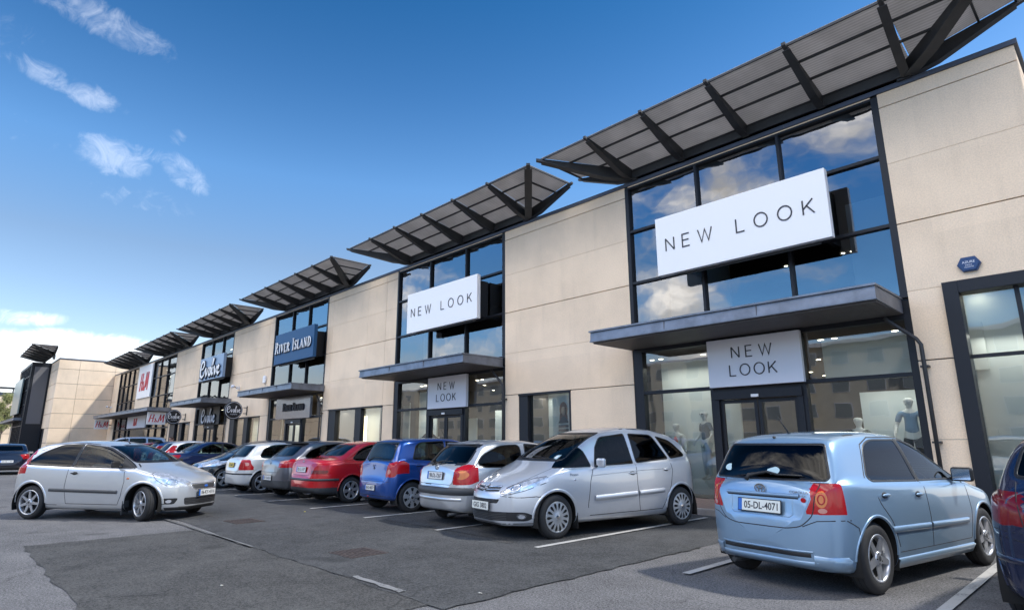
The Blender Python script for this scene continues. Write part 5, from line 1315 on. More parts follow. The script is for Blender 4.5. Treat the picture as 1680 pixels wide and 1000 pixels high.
def interior_lights(root, x0, x1, y0, y1, z, nx, ny, seed=1):
    r = random.Random(seed); mb = MB(); mb.mi(M['lamp'])
    for i in range(nx):
        for j in range(ny):
            x = x0+(x1-x0)*(i+.5)/nx+r.uniform(-.25,.25); y = y0+(y1-y0)*(j+.5)/ny+r.uniform(-.2,.2)
            for dx in ((-.16,.16) if r.random() < .5 else (0,)):
                mb.face([(x+dx+.07*cos(2*pi*k/10), y+.07*sin(2*pi*k/10), z) for k in range(10)][::-1], M['lamp'])
    return mb.build('ceiling_lights', root)
def doors(root, x0, x1, z1, yg, leafs=2):
    """sliding entrance: header, side posts and glass leaves"""
    mb = MB(); F = M['frame']
    mb.box(x0, x1, yg-.16, yg+.10, z1, z1+.20, F); mb.box(x0, x0+.13, yg-.12, yg+.10, .02, z1, F); mb.box(x1-.13, x1, yg-.12, yg+.10, .02, z1, F)
    o = mb.build('door_frame', root); w = (x1-x0-.26)/leafs
    for i in range(leafs):
        a = x0+.13+i*w; d = MB(); y = yg-.02
        d.box(a+.01, a+.09, y-.03, y+.03, .05, z1-.01, F); d.box(a+w-.09, a+w-.01, y-.03, y+.03, .05, z1-.01, F); d.box(a+.09, a+w-.09, y-.027, y+.027, z1-.10, z1-.012, F); d.box(a+.09, a+w-.09, y-.027, y+.027, .05, .17, F)
        dd = d.build('door', root); g = MB(); g.face([(a+.09,y,.17),(a+w-.09,y,.17),(a+w-.09,y,z1-.1),(a+.09,y,z1-.1)], M['glass']); g.build('door_glass', dd)
    s_ = MB(); s_.box((x0+x1)/2-.09, (x0+x1)/2+.09, yg-.20, yg-.16, z1+.02, z1+.09, M['white'], .01); s_.build('door_sensor', root)
    return o
def shop_room(root, x0, x1, pale=(), seed=1, zc=3.95, deep=9.0, two=True):
    """dark sales floor behind the glass with lit ceilings and pale display walls"""
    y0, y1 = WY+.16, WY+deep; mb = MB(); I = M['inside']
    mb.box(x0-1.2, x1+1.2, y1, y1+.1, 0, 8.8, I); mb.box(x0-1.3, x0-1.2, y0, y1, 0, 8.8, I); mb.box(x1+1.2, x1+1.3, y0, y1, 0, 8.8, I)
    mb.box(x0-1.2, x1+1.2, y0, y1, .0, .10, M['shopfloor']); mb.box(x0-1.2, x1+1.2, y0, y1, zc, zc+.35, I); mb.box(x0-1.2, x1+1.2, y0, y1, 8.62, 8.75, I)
    mb.build('sales_floor', root)
    interior_lights(root, x0-1, x1+1, y0+.8, y1-.3, zc-.01, 5, 4 if deep < 10 else 7, seed)
    if two: interior_lights(root, x0-1, x1+1, y0+.8, y1-1.3, 8.6, 3, 3, seed+50)
    d = MB()
    for a, b, c, e, y in pale: d.box(a, b, y, y+.06, c, e, M['pale'])
    if pale: d.build('display_wall', root)
    # rails of stock: dim blocks in fabric colours
    r = random.Random(seed); st = MB(); cols = [(.25,.16,.10),(.12,.10,.09),(.35,.26,.17),(.10,.06,.05),(.22,.20,.19)]
    ms = [mat('stock_cloth', c, .85) for c in cols]
    for i in range(14):
        x = r.uniform(x0, x1-.8); y = r.uniform(y0+2.5, y1-1); h = r.uniform(.9, 1.6)
        for k in range(7): st.box(x+k*.11, x+k*.11+.085, y, y+.42, h-r.uniform(.55,.8), h, r.choice(ms), .01)
    st.build('clothes_rails', root)

def display_lamp(name, x, y, z, w, d, e):
    l = bpy.data.lights.new(name, 'AREA'); l.shape = 'RECTANGLE'; l.size = w; l.size_y = d; l.energy = e; l.color = (1, .93, .84)
    o = bpy.data.objects.new(name, l); COL.objects.link(o); o.location = (x, y, z); return o
def make_terrace():
    R = empty('retail_terrace', (-30, WY, 0), 0, 'long two-storey beige precast retail terrace with glazed bays and dark coping', 'building')
    R.location = (0,0,0)
    # wall with its openings
    holes = [(a, b, 0, 8.90) for a, b in BAYS]
    holes += [(-2.38,-.62,0,4.5), (-14.42,-12.12,0,3.03), (-28.0,-22.95,0,3.05), (-41.9,-36.75,0,3.03), (-56.0,-50.5,0,3.03)]
    holes += [(-63.65,-56.1,4.3,8.9), (-69.4,-63.65,5.55,8.9), (-77.9,-69.45,4.3,8.9), (-77.9,-56.4,0,4.1)]
    vj = [(-23.0,.008),(-24.6+.0,.004),(-28.1,.008),(-36.35,.008),(-38.6,.004),(-42.0,.008),(-50.2,.008),(-53.2,.004)]
    mb = MB(); wall_panels(mb, -80.95, -.62, holes, vj)
    mb.build('wall', R)
    # beige field behind the far red-lettered sign
    mb = MB(); mb.box(-69.4, -63.65, WY+.003, WY+.12, 5.55, 8.9, M['panel']); mb.box(-69.4, -63.65, WY+.003, WY+.12, 4.3, 5.54, M['panel']); mb.build('wall', R)
    # dark backing that shows in the joints
    H = sorted(set([-80.95,-.62]+[v for h in holes for v in h[:2]]))
    for a, b in zip(H, H[1:]):
        m_ = (a+b)/2; hs = sorted([(h[2],h[3]) for h in holes if h[0] <= m_ <= h[1]]); z = 0
        for h0, h1 in hs:
            if h0 > z+.02: bk = MB(); bk.box(a, b, WY+.085, WY+.16, z, h0, M['joint']); bk.build('backing_wall', R)
            z = max(z, h1)
        if z < 8.9: bk = MB(); bk.box(a, b, WY+.085, WY+.16, z, 8.9, M['joint']); bk.build('backing_wall', R)
    # right-hand return wall and flat roof, so the block is solid from any side
    rt = MB()
    for c, d in ((0,1.5),(1.5,3.03),(3.03,4.45),(4.45,5.9),(5.9,7.27),(7.27,8.6),(8.6,8.93)):
        for k in range(4): rt.box(-.74, -.62, WY+.125+k*4.2+.01, WY+.125+(k+1)*4.2-.01, c+.014, d-.014, M['panel'])
    rt.box(-.80, -.75, WY+.17, WY+17, 0, 8.9, M['joint']); rt.build('return_wall', R)
    rf = MB(); rf.box(-80.9, -.7, WY+.2, WY+17, 8.76, 8.9, M['soffit']); rf.box(-80.9, -.7, WY+16.9, WY+17.1, 0, 8.9, M['panel']); rf.build('roof', R)
    cp = MB(); cp.box(-80.9, -.56, WY-.04, WY+.30, 8.935, ROOF, M['cope']); cp.box(-.86, -.561, WY+.301, WY+17.1, 8.935, ROOF, M['cope'])
    x = -80.0
    while x < -1: cp.box(x-.004, x+.004, WY-.044, WY+.1, 8.937, ROOF-.002, M['joint']); x += 3
    cp.build('coping', R)
    # glazed bays: upper curtain wall, shopfront, canopy
    yg = WY+.10
    V = [[-7.46,-5.22],[-19.68,-17.34],[-33.1,-31.0],[-47.1,-44.8]]
    for i, ((a, b), v) in enumerate(zip(BAYS, V)):
        glazing(R, a, b, 4.34, 8.93, v, [5.93, 7.50], yg, 'upper_glazing', M['glassup'], edge=(.10,.16) if i else (.12,.14))
        lo = [(v[0], v[1], 0, 2.75)] if True else []
        glazing(R, a, b, .0, 4.0, v, [2.78], yg+.02, 'shopfront', M['glass'], fw=.085, edge=(.30,.14), skip=[(round(v[0],2), 2.78), (v[0],v[1],0,2.78)])
        doors(R, v[0]+.045, v[1]-.045, 2.48, yg+.02)
        mb = MB(); mb.box(v[0]+.045, v[1]-.045, yg-.05, yg+.08, 2.68, 3.0, M['frame']); mb.box(a, b, yg-.02, yg+.1, 4.002, 4.335, M['frame']); mb.build('shopfront_beam', R)
    canopy(R, -9.84, -3.10, 12.20); canopy(R, -21.85, -15.16, 12.17); canopy(R, -35.8, -28.55, 12.25); canopy(R, -48.9, -41.9, 12.1); canopy(R, -78.9, -56.0, 12.2)
    drainpipe(R, -2.86, 13.86); drainpipe(R, -15.05, 13.86); drainpipe(R, -28.62, 13.86); drainpipe(R, -42.4, 13.86)
    # far two-tier glazing either side of the square sign
    glazing(R, -63.65, -56.1, 4.3, 8.93, [-61.2,-58.8], [5.6,7.3], yg, 'upper_glazing', M['glassup'], edge=(.1,.1))
    glazing(R, -77.9, -69.45, 4.3, 8.93, [-75.8,-73.7,-71.6], [5.6,7.3], yg, 'upper_glazing', M['glassup'], edge=(.1,.1))
    glazing(R, -77.9, -56.4, 0, 4.1, [-75.2,-72.5,-70.9,-63.2,-60.8,-58.5], [2.75], yg+.02, 'shopfront', M['glass'], fw=.10, edge=(.3,.2))
    # street windows in the wall
    def street(x0, x1, z1, panes, lf=.33):
        mb = MB(); F = M['frame']; mb.box(x0, x1, WY-.03, yg+.12, z1-.06, z1+.005, F); xs = [p for q in panes for p in q]
        edges = [x0]+xs+[x1]
        for k in range(0, len(edges), 2):
            a, b = edges[k], edges[k+1]
            if b-a > .01: mb.box(a, b, WY+(.0 if b-a < .2 else .02), yg+.12, 0, z1-.06, F)
        o = mb.build('window', R)
        for a, b in panes: g = MB(); g.face([(a,yg+.05,.1),(b,yg+.05,.1),(b,yg+.05,z1-.06),(a,yg+.05,z1-.06)], M['glass']); g.build('window_pane', o)
    street(-14.42, -12.12, 3.03, [(-14.02,-12.2)])
    street(-28.0, -22.95, 3.05, [(-27.3,-25.38),(-24.85,-23.02)])
    street(-41.9, -36.75, 3.03, [(-41.1,-39.4),(-38.75,-36.85)])
    street(-56.0, -50.5, 3.03, [(-54.6,-53.3),(-52.6,-50.7)])
    # corner window with its deep dark surround, wrapping the corner
    mb = MB(); F = M['frame']
    mb.box(-2.38, -2.13, WY-.10, yg+.14, 0, 4.5, F, .008); mb.box(-2.13, -.55, WY-.10, yg+.14, 4.26, 4.5, F, .008); mb.box(-.86, -.55, WY-.10, yg+.14, 0, 4.26, F, .008)
    mb.box(-1.33, -1.26, yg-.03, yg+.06, 0, 4.26, F); mb.box(-2.13, -1.33, yg-.02, yg+.05, 3.00, 3.07, F); mb.box(-1.26, -.86, yg-.02, yg+.05, 3.00, 3.07, F)
    o = mb.build('window', R)
    for a, b in ((-2.13,-1.33),(-1.26,-.86)):
        for c, d in ((0.05,3.0),(3.07,4.26)): g = MB(); g.face([(a,yg+.02,c),(b,yg+.02,c),(b,yg+.02,d),(a,yg+.02,d)], M['glass']); g.build('window_pane', o)
    # rooms behind the glass
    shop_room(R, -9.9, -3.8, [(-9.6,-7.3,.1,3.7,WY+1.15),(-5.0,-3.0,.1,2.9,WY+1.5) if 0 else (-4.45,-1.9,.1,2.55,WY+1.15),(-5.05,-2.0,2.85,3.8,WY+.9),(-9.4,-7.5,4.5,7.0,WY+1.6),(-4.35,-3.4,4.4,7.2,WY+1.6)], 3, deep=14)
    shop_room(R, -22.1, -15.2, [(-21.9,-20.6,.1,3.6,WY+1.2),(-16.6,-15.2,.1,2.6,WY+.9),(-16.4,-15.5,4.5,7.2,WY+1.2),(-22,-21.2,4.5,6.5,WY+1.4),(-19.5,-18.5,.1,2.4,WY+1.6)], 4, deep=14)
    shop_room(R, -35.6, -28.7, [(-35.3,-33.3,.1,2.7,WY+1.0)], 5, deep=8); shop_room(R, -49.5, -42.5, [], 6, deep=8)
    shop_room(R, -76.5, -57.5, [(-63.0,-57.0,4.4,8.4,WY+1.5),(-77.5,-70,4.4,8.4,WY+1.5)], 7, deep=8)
    b = MB(); Pm = M['pale']
    b.box(-2.9,-.9,WY+1.0,WY+1.06,.1,4.4,Pm); b.box(-2.9,-.8,WY+.25,WY+1.06,.05,.1,M['shopfloor']); b.box(-2.5,-.8,WY+.25,WY+1.06,4.42,4.5,M['white'])
    b.box(-14.5,-12,WY+.9,WY+.96,0,3.2,Pm); b.box(-14.5,-12,WY+.2,WY+.96,3.1,3.2,M['inside'])
    b.box(-28.1,-22.8,WY+1.3,WY+1.36,0,3.2,M['pale']); b.box(-28.1,-22.8,WY+.2,WY+1.3,3.08,3.2,M['inside'])
    b.box(-42,-36.6,WY+1.3,WY+1.36,0,3.2,M['pale']); b.box(-56.1,-50.3,WY+1.3,WY+1.36,0,3.2,M['pale']); b.build('display_wall', R)
    w = MB()
    for x in (-2.0,): w.face([(x+.11*cos(2*pi*k/12),WY+.75+.11*sin(2*pi*k/12),4.405) for k in range(12)][::-1], M['lamp'])
    for x in (-26.1,-25.9,-41.0): w.box(x,x+.05,WY+.9,WY+.95,.3,2.7,M['warm'])
    w.box(-33.05,-31.9,WY+2.5,WY+2.55,.4,2.3,M['warm']); w.box(-31.2,-30.9,WY+2.5,WY+2.55,.4,2.2,M['warm']); w.build('lit_display', R)
    for x, w, e in ((-8.6,1.8,4.5),(-3.5,1.8,3.5),(-1.5,1.3,3),(-13.2,1.6,3),(-21,1.4,4),(-16.3,1.5,4),(-25.4,4.5,8),(-39.3,4,7),(-32.1,5,12),(-46,5,8)):
        display_lamp('shop_display_lamp', x, WY+.62, (2.72 if x == -3.5 else 3.5) if w < 3 and x > -12 else 2.9, w, .3, e)
    for x, e in ((-6.4,70),(-18.6,60),(-32.1,70)): display_lamp('shop_ceiling_lamp', x, WY+6.5, 3.6, 5, 5, e)
    # roof wings
    for xl, xr in ((-11.40,-.42),(-23.03,-11.88),(-36.0,-24.62),(-48.9,-37.75),(-62.2,-50.7),(-75.6,-64.4)): wing(R, xl, xr)
    return R
def signs():
    new_look_sign(-8.34, -4.02, 5.74, 7.33, 13.28, 'large white storefront sign over the nearest canopy, thin dark lettering NEW LOOK')
    new_look_sign(-20.2, -15.78, 5.75, 7.37, 13.28, 'white storefront sign lettered NEW LOOK in the second glazed bay, above its canopy')
    new_look_sign(-7.43, -5.15, 2.77, 3.94, 13.86, 'square pale grey sign NEW LOOK on two lines above the nearest shop door', two=True, mtl=M['signgrey'], depth=.12, brk=False)
    new_look_sign(-19.44, -17.05, 2.73, 3.93, 13.86, 'square pale grey sign NEW LOOK on two lines in the second glazed bay', two=True, mtl=M['signgrey'], depth=.12, brk=False)
    # serif capitals with thick and thin strokes, for the navy board
    B, T = 1.0, .45
    SG = {'R':([[(.14,0,B),(.14,1,B)],[(0,0,T),(.3,0,T)],[(0,1,T),(.4,1,T)],[(.14,.98,T),(.42,.96,B*.8),(.56,.76,B),(.42,.54,B*.8),(.14,.50,T)],[(.32,.5,T),(.62,.04,B),(.74,0,T)]],.74),
      'I':([[(.15,0,B),(.15,1,B)],[(0,0,T),(.3,0,T)],[(0,1,T),(.3,1,T)]],.3),'V':([[(.08,1,B),(.36,0,B)],[(.36,0,T),(.62,1,T)],[(0,1,T),(.22,1,T)],[(.5,1,T),(.72,1,T)]],.70),
      'E':([[(.14,0,B),(.14,1,B)],[(0,0,T),(.52,0,T),(.56,.2,T)],[(0,1,T),(.50,1,T),(.52,.82,T)],[(.14,.52,T),(.4,.52,T)]],.56),'S':([[(.5,.78,T),(.46,.95,T),(.28,1,T),(.08,.86,B*.8),(.12,.66,B),(.40,.44,B),(.48,.2,B*.9),(.28,0,T),(.06,.04,T),(.02,.24,T)]],.52),
      'L':([[(.14,0,B),(.14,1,B)],[(0,1,T),(.3,1,T)],[(0,0,T),(.52,0,T),(.56,.22,T)]],.56),'A':([[(.06,0,T),(.34,1,T)],[(.34,1,B),(.62,0,B)],[(.16,.36,T),(.5,.36,T)],[(0,0,T),(.16,0,T)],[(.5,0,T),(.74,0,T)]],.72),
      'N':([[(.12,0,T),(.12,1,T)],[(.12,1,B),(.64,0,B)],[(.64,0,T),(.64,1,T)],[(0,0,T),(.24,0,T)],[(0,1,T),(.14,1,T)],[(.52,1,T),(.76,1,T)]],.76),'D':([[(.14,0,B),(.14,1,B)],[(0,0,T),(.34,0,T),(.6,.2,B*.8),(.66,.5,B),(.6,.8,B*.8),(.34,1,T),(0,1,T)]],.70)}
    def serif(mb, w1, w2, mtx, h, wtot, m, wd=.13, ext=.06):
        L = []
        for wi, word in enumerate((w1, w2)):
            for ci, c in enumerate(word): L.append((c, 1.22 if ci == 0 else .95))
            if wi == 0: L.append((' ', 1))
        tw = sum((SG[c][1]*s_ if c != ' ' else .36) for c, s_ in L); gap = (wtot/h-tw)/(len(L)-1); x = -wtot/h/2
        for c, s_ in L:
            if c == ' ': x += .36+gap; continue
            strokes(mb, [[((p[0]*s_+x)*h, (p[1]*s_-.5)*h, p[2]) for p in ln] for ln in SG[c][0]], m, mtx, wd*h, ext); x += SG[c][1]*s_+gap
    t = empty('shop_sign', (-31.1,13.28,5.72), 0, 'navy blue sign board with raised white serif capitals RIVER ISLAND', 'shop sign')
    mb = MB(); mb.box(-2.45,2.45,0,.18,0,1.68,M['navyboard'],.01); mb.build('sign_panel', t)
    b = MB(); b.box(-2.1,2.2,.181,.24,-.10,1.5,M['black']); [b.box(x-.06,x+.06,.24,.75,.1,1.4,M['black']) for x in (-1.9,2.0)]; b.build('bracket', t)
    l = MB(); serif(l,'RIVER','ISLAND',FACE(-.02,-.002,.80),.50,4.45,M['ink'],.18,.05); serif(l,'RIVER','ISLAND',FACE(0.0,-.052,.84),.50,4.45,M['white'],.15,.02); l.build('lettering', t)
    t = empty('shop_sign', (-32.0,13.86,2.72), 0, 'dark glossy fascia with dark blue capitals RIVER ISLAND above the shop door, under the canopy', 'shop sign')
    fas = mat('fascia_brushed', (.20,.22,.27), .18, .7); mb = MB(); mb.box(-2.1,2.2,0,.14,0,1.16,fas,.01); mb.build('sign_panel', t)
    l = MB(); serif(l,'RIVER','ISLAND',FACE(.2,-.003,.60),.34,2.6,M['ink'],.17,.06); l.build('lettering', t)
    # joined handwriting for the boards of the fourth bay
    def script(mb, mtx, h, m, wd=.12, ext=.04, sx=1.0):
        L = [[(.16,.50,.6),(.34,.56,.8),(.44,.72,1),(.40,.92,1.1),(.28,.98,.9),(.14,.84,1.2),(.06,.50,1.5),(.10,.16,1.4),(.26,.04,1),(.44,.16,.7),(.56,.44,.6)],
             [(.56,.44,.6),(.62,.50,1),(.66,.30,1.3),(.70,.10,1),(.80,.26,.7),(.88,.52,.6),(.94,.48,.6)],
             [(1.00,.36,1),(1.02,.50,.8),(1.10,.50,.8),(1.16,.36,1.2),(1.12,.14,1.2),(1.02,.06,.9),(.96,.16,1.1),(.99,.36,1)],
             [(1.16,.40,.6),(1.30,.60,.7),(1.38,.94,.9),(1.32,.98,.9),(1.27,.70,1.2),(1.26,.20,1.4),(1.32,.08,.9),(1.40,.2,.7)],
             [(1.42,.44,.7),(1.48,.50,1),(1.52,.30,1.3),(1.56,.10,1),(1.66,.26,.7),(1.72,.52,.6)],
             [(1.74,.28,.6),(1.88,.34,.8),(1.92,.46,1),(1.86,.52,1),(1.78,.40,1.3),(1.78,.18,1.3),(1.88,.06,1),(2.02,.18,.6)]]
        strokes(mb, [[((x-1.0)*h*.98*sx, (y-.5)*h, w) for x, y, w in ln] for ln in L], m, mtx, wd*h, ext)
    t = empty('shop_sign', (-44.5,13.28,5.75), 0, 'pale blue sign board with black-backed white handwritten lettering Evolve', 'shop sign')
    skyb = mat('board_blue', (.20,.29,.42), .35, .2); mb = MB(); mb.box(-2.45,2.45,0,.18,0,1.62,skyb,.01); mb.build('sign_panel', t)
    b = MB(); b.box(-2.1,2.3,.181,.24,-.10,1.45,M['black']); [b.box(x-.06,x+.06,.24,.75,.1,1.4,M['black']) for x in (-1.9,2.0)]; b.build('bracket', t)
    l = MB(); script(l, FACE(-.10,-.002,.77), 1.22, M['ink'], .21, .08, 1.75); script(l, FACE(.0,-.082,.80), 1.22, M['white'], .115, .02, 1.75); l.build('lettering', t)
    t = empty('shop_sign', (-45.6,13.70,2.7), 0, 'dark fascia over a shop door with handwritten chrome lettering Evolve', 'shop sign')
    mb = MB(); mb.box(-2.2,2.2,.1,.2,0,1.2,M['frame'],.01); mb.build('sign_panel', t); l = MB(); script(l, FACE(.05,.08,.58), 1.0, M['ink'], .2, .05, 1.5); script(l, FACE(.09,.03,.60), 1.0, M['signgrey'], .10, .02, 1.5); l.build('lettering', t)
    for x, lab in ((-38.9,'round black projecting sign lettered Evolve, nearer one, between two canopies'),(-51.8,'round black projecting sign lettered Evolve, farther one beside the red-lettered square sign')):
        t = empty('round_sign', (x,13.15,3.42), radians(90), lab, 'hanging sign', 'round black projecting signs')
        mb = MB(); mb.lathe([(.001,-.09),(.50,-.09),(.54,-.07),(.56,0),(.54,.07),(.50,.09),(.001,.09)], M['black'], 36); mb.build('sign_disc', t)
        r = MB(); strokes(r, [ell_pts(0,0,.49,.49,36)], M['signgrey'], FACE(0,-.09,0), .022, .008); script(r, FACE(0,-.09,.05), .42, M['white'], .085, .02)
        put_text(r, 'WOMENS', M['signgrey'], FACE(0.02,-.095,-.24), w=.42, h=.07); r.build('lettering', t)
        b = MB(); b.box(.60,.83,-.02,.02,.16,.20,M['black']); b.box(.60,.83,-.02,.02,-.20,-.16,M['black']); b.box(.81,.84,-.05,.05,-.28,.28,M['black']); b.build('bracket', t)
    # red brush lettering: H, ampersand, M
    def hm(mb, mtx, h, m, ext=.015, wd=.10):
        L = [[(.12,0,1.3),(.30,1,1.1)],[(.52,0,1.0),(.66,1,1.4)],[(.16,.46,.7),(.64,.52,.9)],[(1.10,.02,.8),(.90,.30,.9),(.78,.44,.8),(.90,.50,.6),(.84,.20,.8),(.74,.06,.8),(.92,.04,.7),(1.0,.22,.5)],
             [(1.18,0,1.2),(1.44,1,.9)],[(1.44,1,1.4),(1.48,.16,1.1)],[(1.48,.16,.6),(1.84,1,1.0)],[(1.84,1,1.5),(1.78,0,1.3)]]
        strokes(mb, [[((x-.98)*h*1.0, (y-.5)*h, w) for x, y, w in ln] for ln in L], m, mtx, wd*h, ext)
    t = empty('shop_sign', (-66.0,13.86,5.65), 0, 'tall square white sign with red brush lettering H&M on the far glazed block', 'shop sign')
    mb = MB(); mb.box(-2.55,2.55,0,.12,0,3.12,M['white'],.01); mb.build('sign_panel', t); l = MB(); hm(l, FACE(0,-.002,1.55), 1.7, M['red'], .04); l.build('lettering', t)
    t = empty('shop_sign', (-67.0,13.8,2.85), 0, 'pale fascia with small red H&M lettering under the far canopy', 'shop sign')
    mb = MB(); mb.box(-3.6,3.6,0,.12,0,1.12,M['signgrey'],.01); mb.build('sign_panel', t); l = MB(); hm(l, FACE(-.2,-.002,.56), .7, M['red'], .03); l.build('lettering', t)
    for x, y, lab, w in ((-56.6,13.1,'projecting white sign with red H&M lettering beside the round black sign',.68),(-79.2,13.1,'far projecting white sign with red H&M lettering by the inner corner',.66)):
        t = empty('projecting_sign', (x,y,3.0), radians(90), lab, 'hanging sign', 'white projecting signs with red letters')
        mb = MB(); mb.box(-w,w,-.07,.07,-.06,.96,M['white'],.01); mb.build('sign_panel', t); l = MB(); hm(l, FACE(0,-.071,.45), .62, M['red'], .01); l.build('lettering', t)
        b = MB(); b.box(w,.90,-.03,.03,.35,.45,M['black']); b.build('bracket', t)
    # alarm boxes and cameras
    t = empty('alarm_box', (-1.90,13.94,4.79), 0, 'blue hexagonal alarm box on the wall above the corner window', 'alarm box')
    mb = MB(); bl = mat('alarm_blue', (.012,.045,.14), .35); pts = [(.19,0),(.11,.14),(-.11,.14),(-.19,0),(-.11,-.14),(.11,-.14)]
    mb.prism([(x*1.0,z) for x, z in pts], 'y', 0, .06, bl); mb.prism([(x*.86,z*.86) for x, z in pts], 'y', -.025, .0, bl); mb.build('casing', t)
    l = MB(); put_text(l,'AZURE',M['signgrey'],FACE(0,-.026,.035),w=.20,h=.045); put_text(l,'FIRST',M['signgrey'],FACE(0,-.026,-.025),w=.11,h=.022); put_text(l,'ALARMS',M['signgrey'],FACE(0,-.026,-.062),w=.15,h=.022); l.build('lettering', t)
    mb = MB(); mb.box(-36.35-.16,-36.35+.16,13.86,WY,4.95,5.4,M['white'],.05); tag(mb.build('alarm_box'), 'small white alarm box on the beige wall left of the navy sign board bay', 'alarm box')
    for x, z, lab in ((-40.6,4.95,'small white wall camera high on the beige wall between the two lettered bays'),(-80.2,5.35,'small wall camera near the far inner corner of the terrace')):
        t = empty('security_camera', (x,13.95,z), 0, lab, 'camera'); mb = MB(); mb.box(-.06,.06,-.15,.05,-.1,.1,M['white']); mb.tube([(0,-.15,0),(.25,-.42,.05)], .03, M['joint']); mb.build('bracket', t)
        mb = MB(); mb.ball((.20,-.45,.06), (.24,.11,.11), M['signgrey']); mb.build('camera_housing', t)

# ---------------------------------------------------------------- corner block, far building, tree
def corner_block():
    R = empty('corner_block', (0,0,0), 0, 'taller beige corner block at the far end with dark glazed tower and roof wing', 'building')
    X, Y0, H = -81.0, 8.7, 10.55; mb = MB(); zs = [0,1.5,3.05,4.6,6.2,7.8,9.4,H-.1]
    ys = [Y0, 10.6, 14, 18, 22, 26]
    for c, d in zip(zs, zs[1:]):
        for a, b in zip(ys, ys[1:]): mb.box(X-.12, X, a+(.012 if a > Y0 else .0), b-.012, c+.018, d-.018, M['panel'])
        for a, b in ((-84.6,-81.12),(-88.4,-84.64)):
            if not (a < -85 and c < 3): mb.box(a, b, Y0, Y0+.12, c+.025, d-.025, M['panel'])
    mb.build('wall', R)
    b2 = MB(); b2.box(X-.4,X-.13,Y0+.13,26,0,H-.1,M['joint']); b2.box(-100,-81.4,Y0+.13,Y0+.3,0,H-.1,M['joint']); b2.box(-100,-81.4,Y0+.3,26,H-.4,H-.15,M['soffit']); b2.build('backing_wall', R)
    c = MB(); c.box(-88.4,X+.05,Y0-.05,Y0+.3,H-.1,H+.02,M['cope']); c.box(X-.3,X+.05,Y0+.301,26,H-.1,H+.02,M['cope']); c.build('coping', R)
    g = MB(); F = M['frame']
    g.box(-87.6,-87.2,6.9,8.69,0,H,F); g.box(-100,-87.6,6.9,7.1,H-.3,H,F); g.box(-87.19,-87.15,7.2,8.5,3.6,H-.5,M['joint'])
    for k in range(7): x = -87.8-k*1.7; g.box(x-.08,x+.08,6.85,7.15,0,H-.3,F)
    for z in (3.4,4.2,5.8,7.4,9.0): g.box(-100,-87.6,6.88,7.08,z-.06,z+.06,F)
    g.build('tower_frame', R); p = MB(); p.face([(-100,7.0,0),(-87.5,7.0,0),(-87.5,7.0,H-.3),(-100,7.0,H-.3)], M['glassup']); p.build('tower_glass', R)
    i = MB(); i.box(-99,-87.7,8.0,8.2,0,H-.5,M['inside']); i.box(-100.5,-100,6.9,26,0,H,M['panel']); i.build('tower_interior', R)
    canopy(R, -108, -89, 6.2) ; d = MB(); d.box(-86.2,-84.7,Y0-.02,Y0+.1,0,3.0,M['black']); d.build('side_door', R)
    wing(R, -90.2, -77.9, z0=10.85, y0=8.0, w=2.1, rise=.55)
    s = MB(); gg = mat('board_green_grey', (.20,.26,.25), .3); s.box(-99,-90.0,6.5,6.65,4.8,8.9,gg,.02); s.build('sign_board', R)
    w = MB(); w.box(-88.2,-87.7,8.2,8.6,4.5,5.1,M['white']); w.build('wall_lamp', R)
    # long low block behind, with a dark glazed strip under its eaves
    B = empty('far_store', (0,0,0), 0, 'pale beige low store beyond the corner block at the left edge with dark roof railing', 'building')
    m = MB(); [m.box(-131,-130.8,-40+k*7,-33.05+k*7,z0+.03,z1-.03,M['panel']) for k in range(10) for z0, z1 in ((0,3),(3,6),(6,9.3))]; m.build('wall', B)
    m = MB(); m.box(-150,-131.02,-40,30,0,9.3,M['joint']); m.box(-150,-130.6,-40.2,30,9.32,9.6,M['cope']); m.build('roof', B)
    m = MB(); m.box(-131.6,-131.5,-40,30,10.35,10.7,M['steel']); m.box(-131.6,-131.5,-40,30,9.62,9.8,M['steel']); [m.box(-131.6,-131.5,-40+k*2.2,-39.8+k*2.2,9.8,10.35,M['steel']) for k in range(32)]; m.build('railing', B)
def make_tree(x, y, h, seed=2):
    r = random.Random(seed); t = empty('young_tree', (x,y,0), 0, 'young tree with sparse pale yellow green leaves at the far left edge', 'tree')
    bark = mat('bark', (.16,.13,.10), .9); lf = mat('spring_leaves', (.33,.34,.13), .7, var=.35, vscale=1.2); mb = MB(); tips = []
    mb.tube([(0,0,0),(.05,0,h*.35),(0,.05,h*.62),(.05,0,h*.97)], .11, bark, 8, r2=.015)
    for i in range(34):
        z = h*r.uniform(.22,.92); a = r.uniform(0,2*pi); L = (1-z/h)*h*.36+.5; p = Vector((0,0,z)); d = Vector((cos(a)*.6,sin(a)*.6,.85)).normalized(); q = p+d*L
        mb.tube([p,p+d*L*.5+Vector((0,0,.05)),q], .035, bark, 5, r2=.006)
        for k in range(6): b = p+d*L*r.uniform(.35,1); e = b+Vector((r.uniform(-.5,.5),r.uniform(-.5,.5),r.uniform(.0,.6))); mb.tube([b,e], .012, bark, 4, r2=.003); tips += [b.lerp(e, r.random()) for _ in range(7)]+[e]
    mb.build('trunk', t); lb = MB()
    for p in tips:
        for k in range(6):
            c = p+Vector((r.gauss(0,.14),r.gauss(0,.14),r.gauss(0,.14))); u = Vector((r.uniform(-1,1),r.uniform(-1,1),r.uniform(-1,1))).normalized()*.075; v = u.cross(Vector((r.uniform(-1,1),r.uniform(-1,1),r.uniform(-1,1)))).normalized()*.05
            lb.face([c-u,c+v,c+u,c-v], lf)
    lb.build('crown', t)
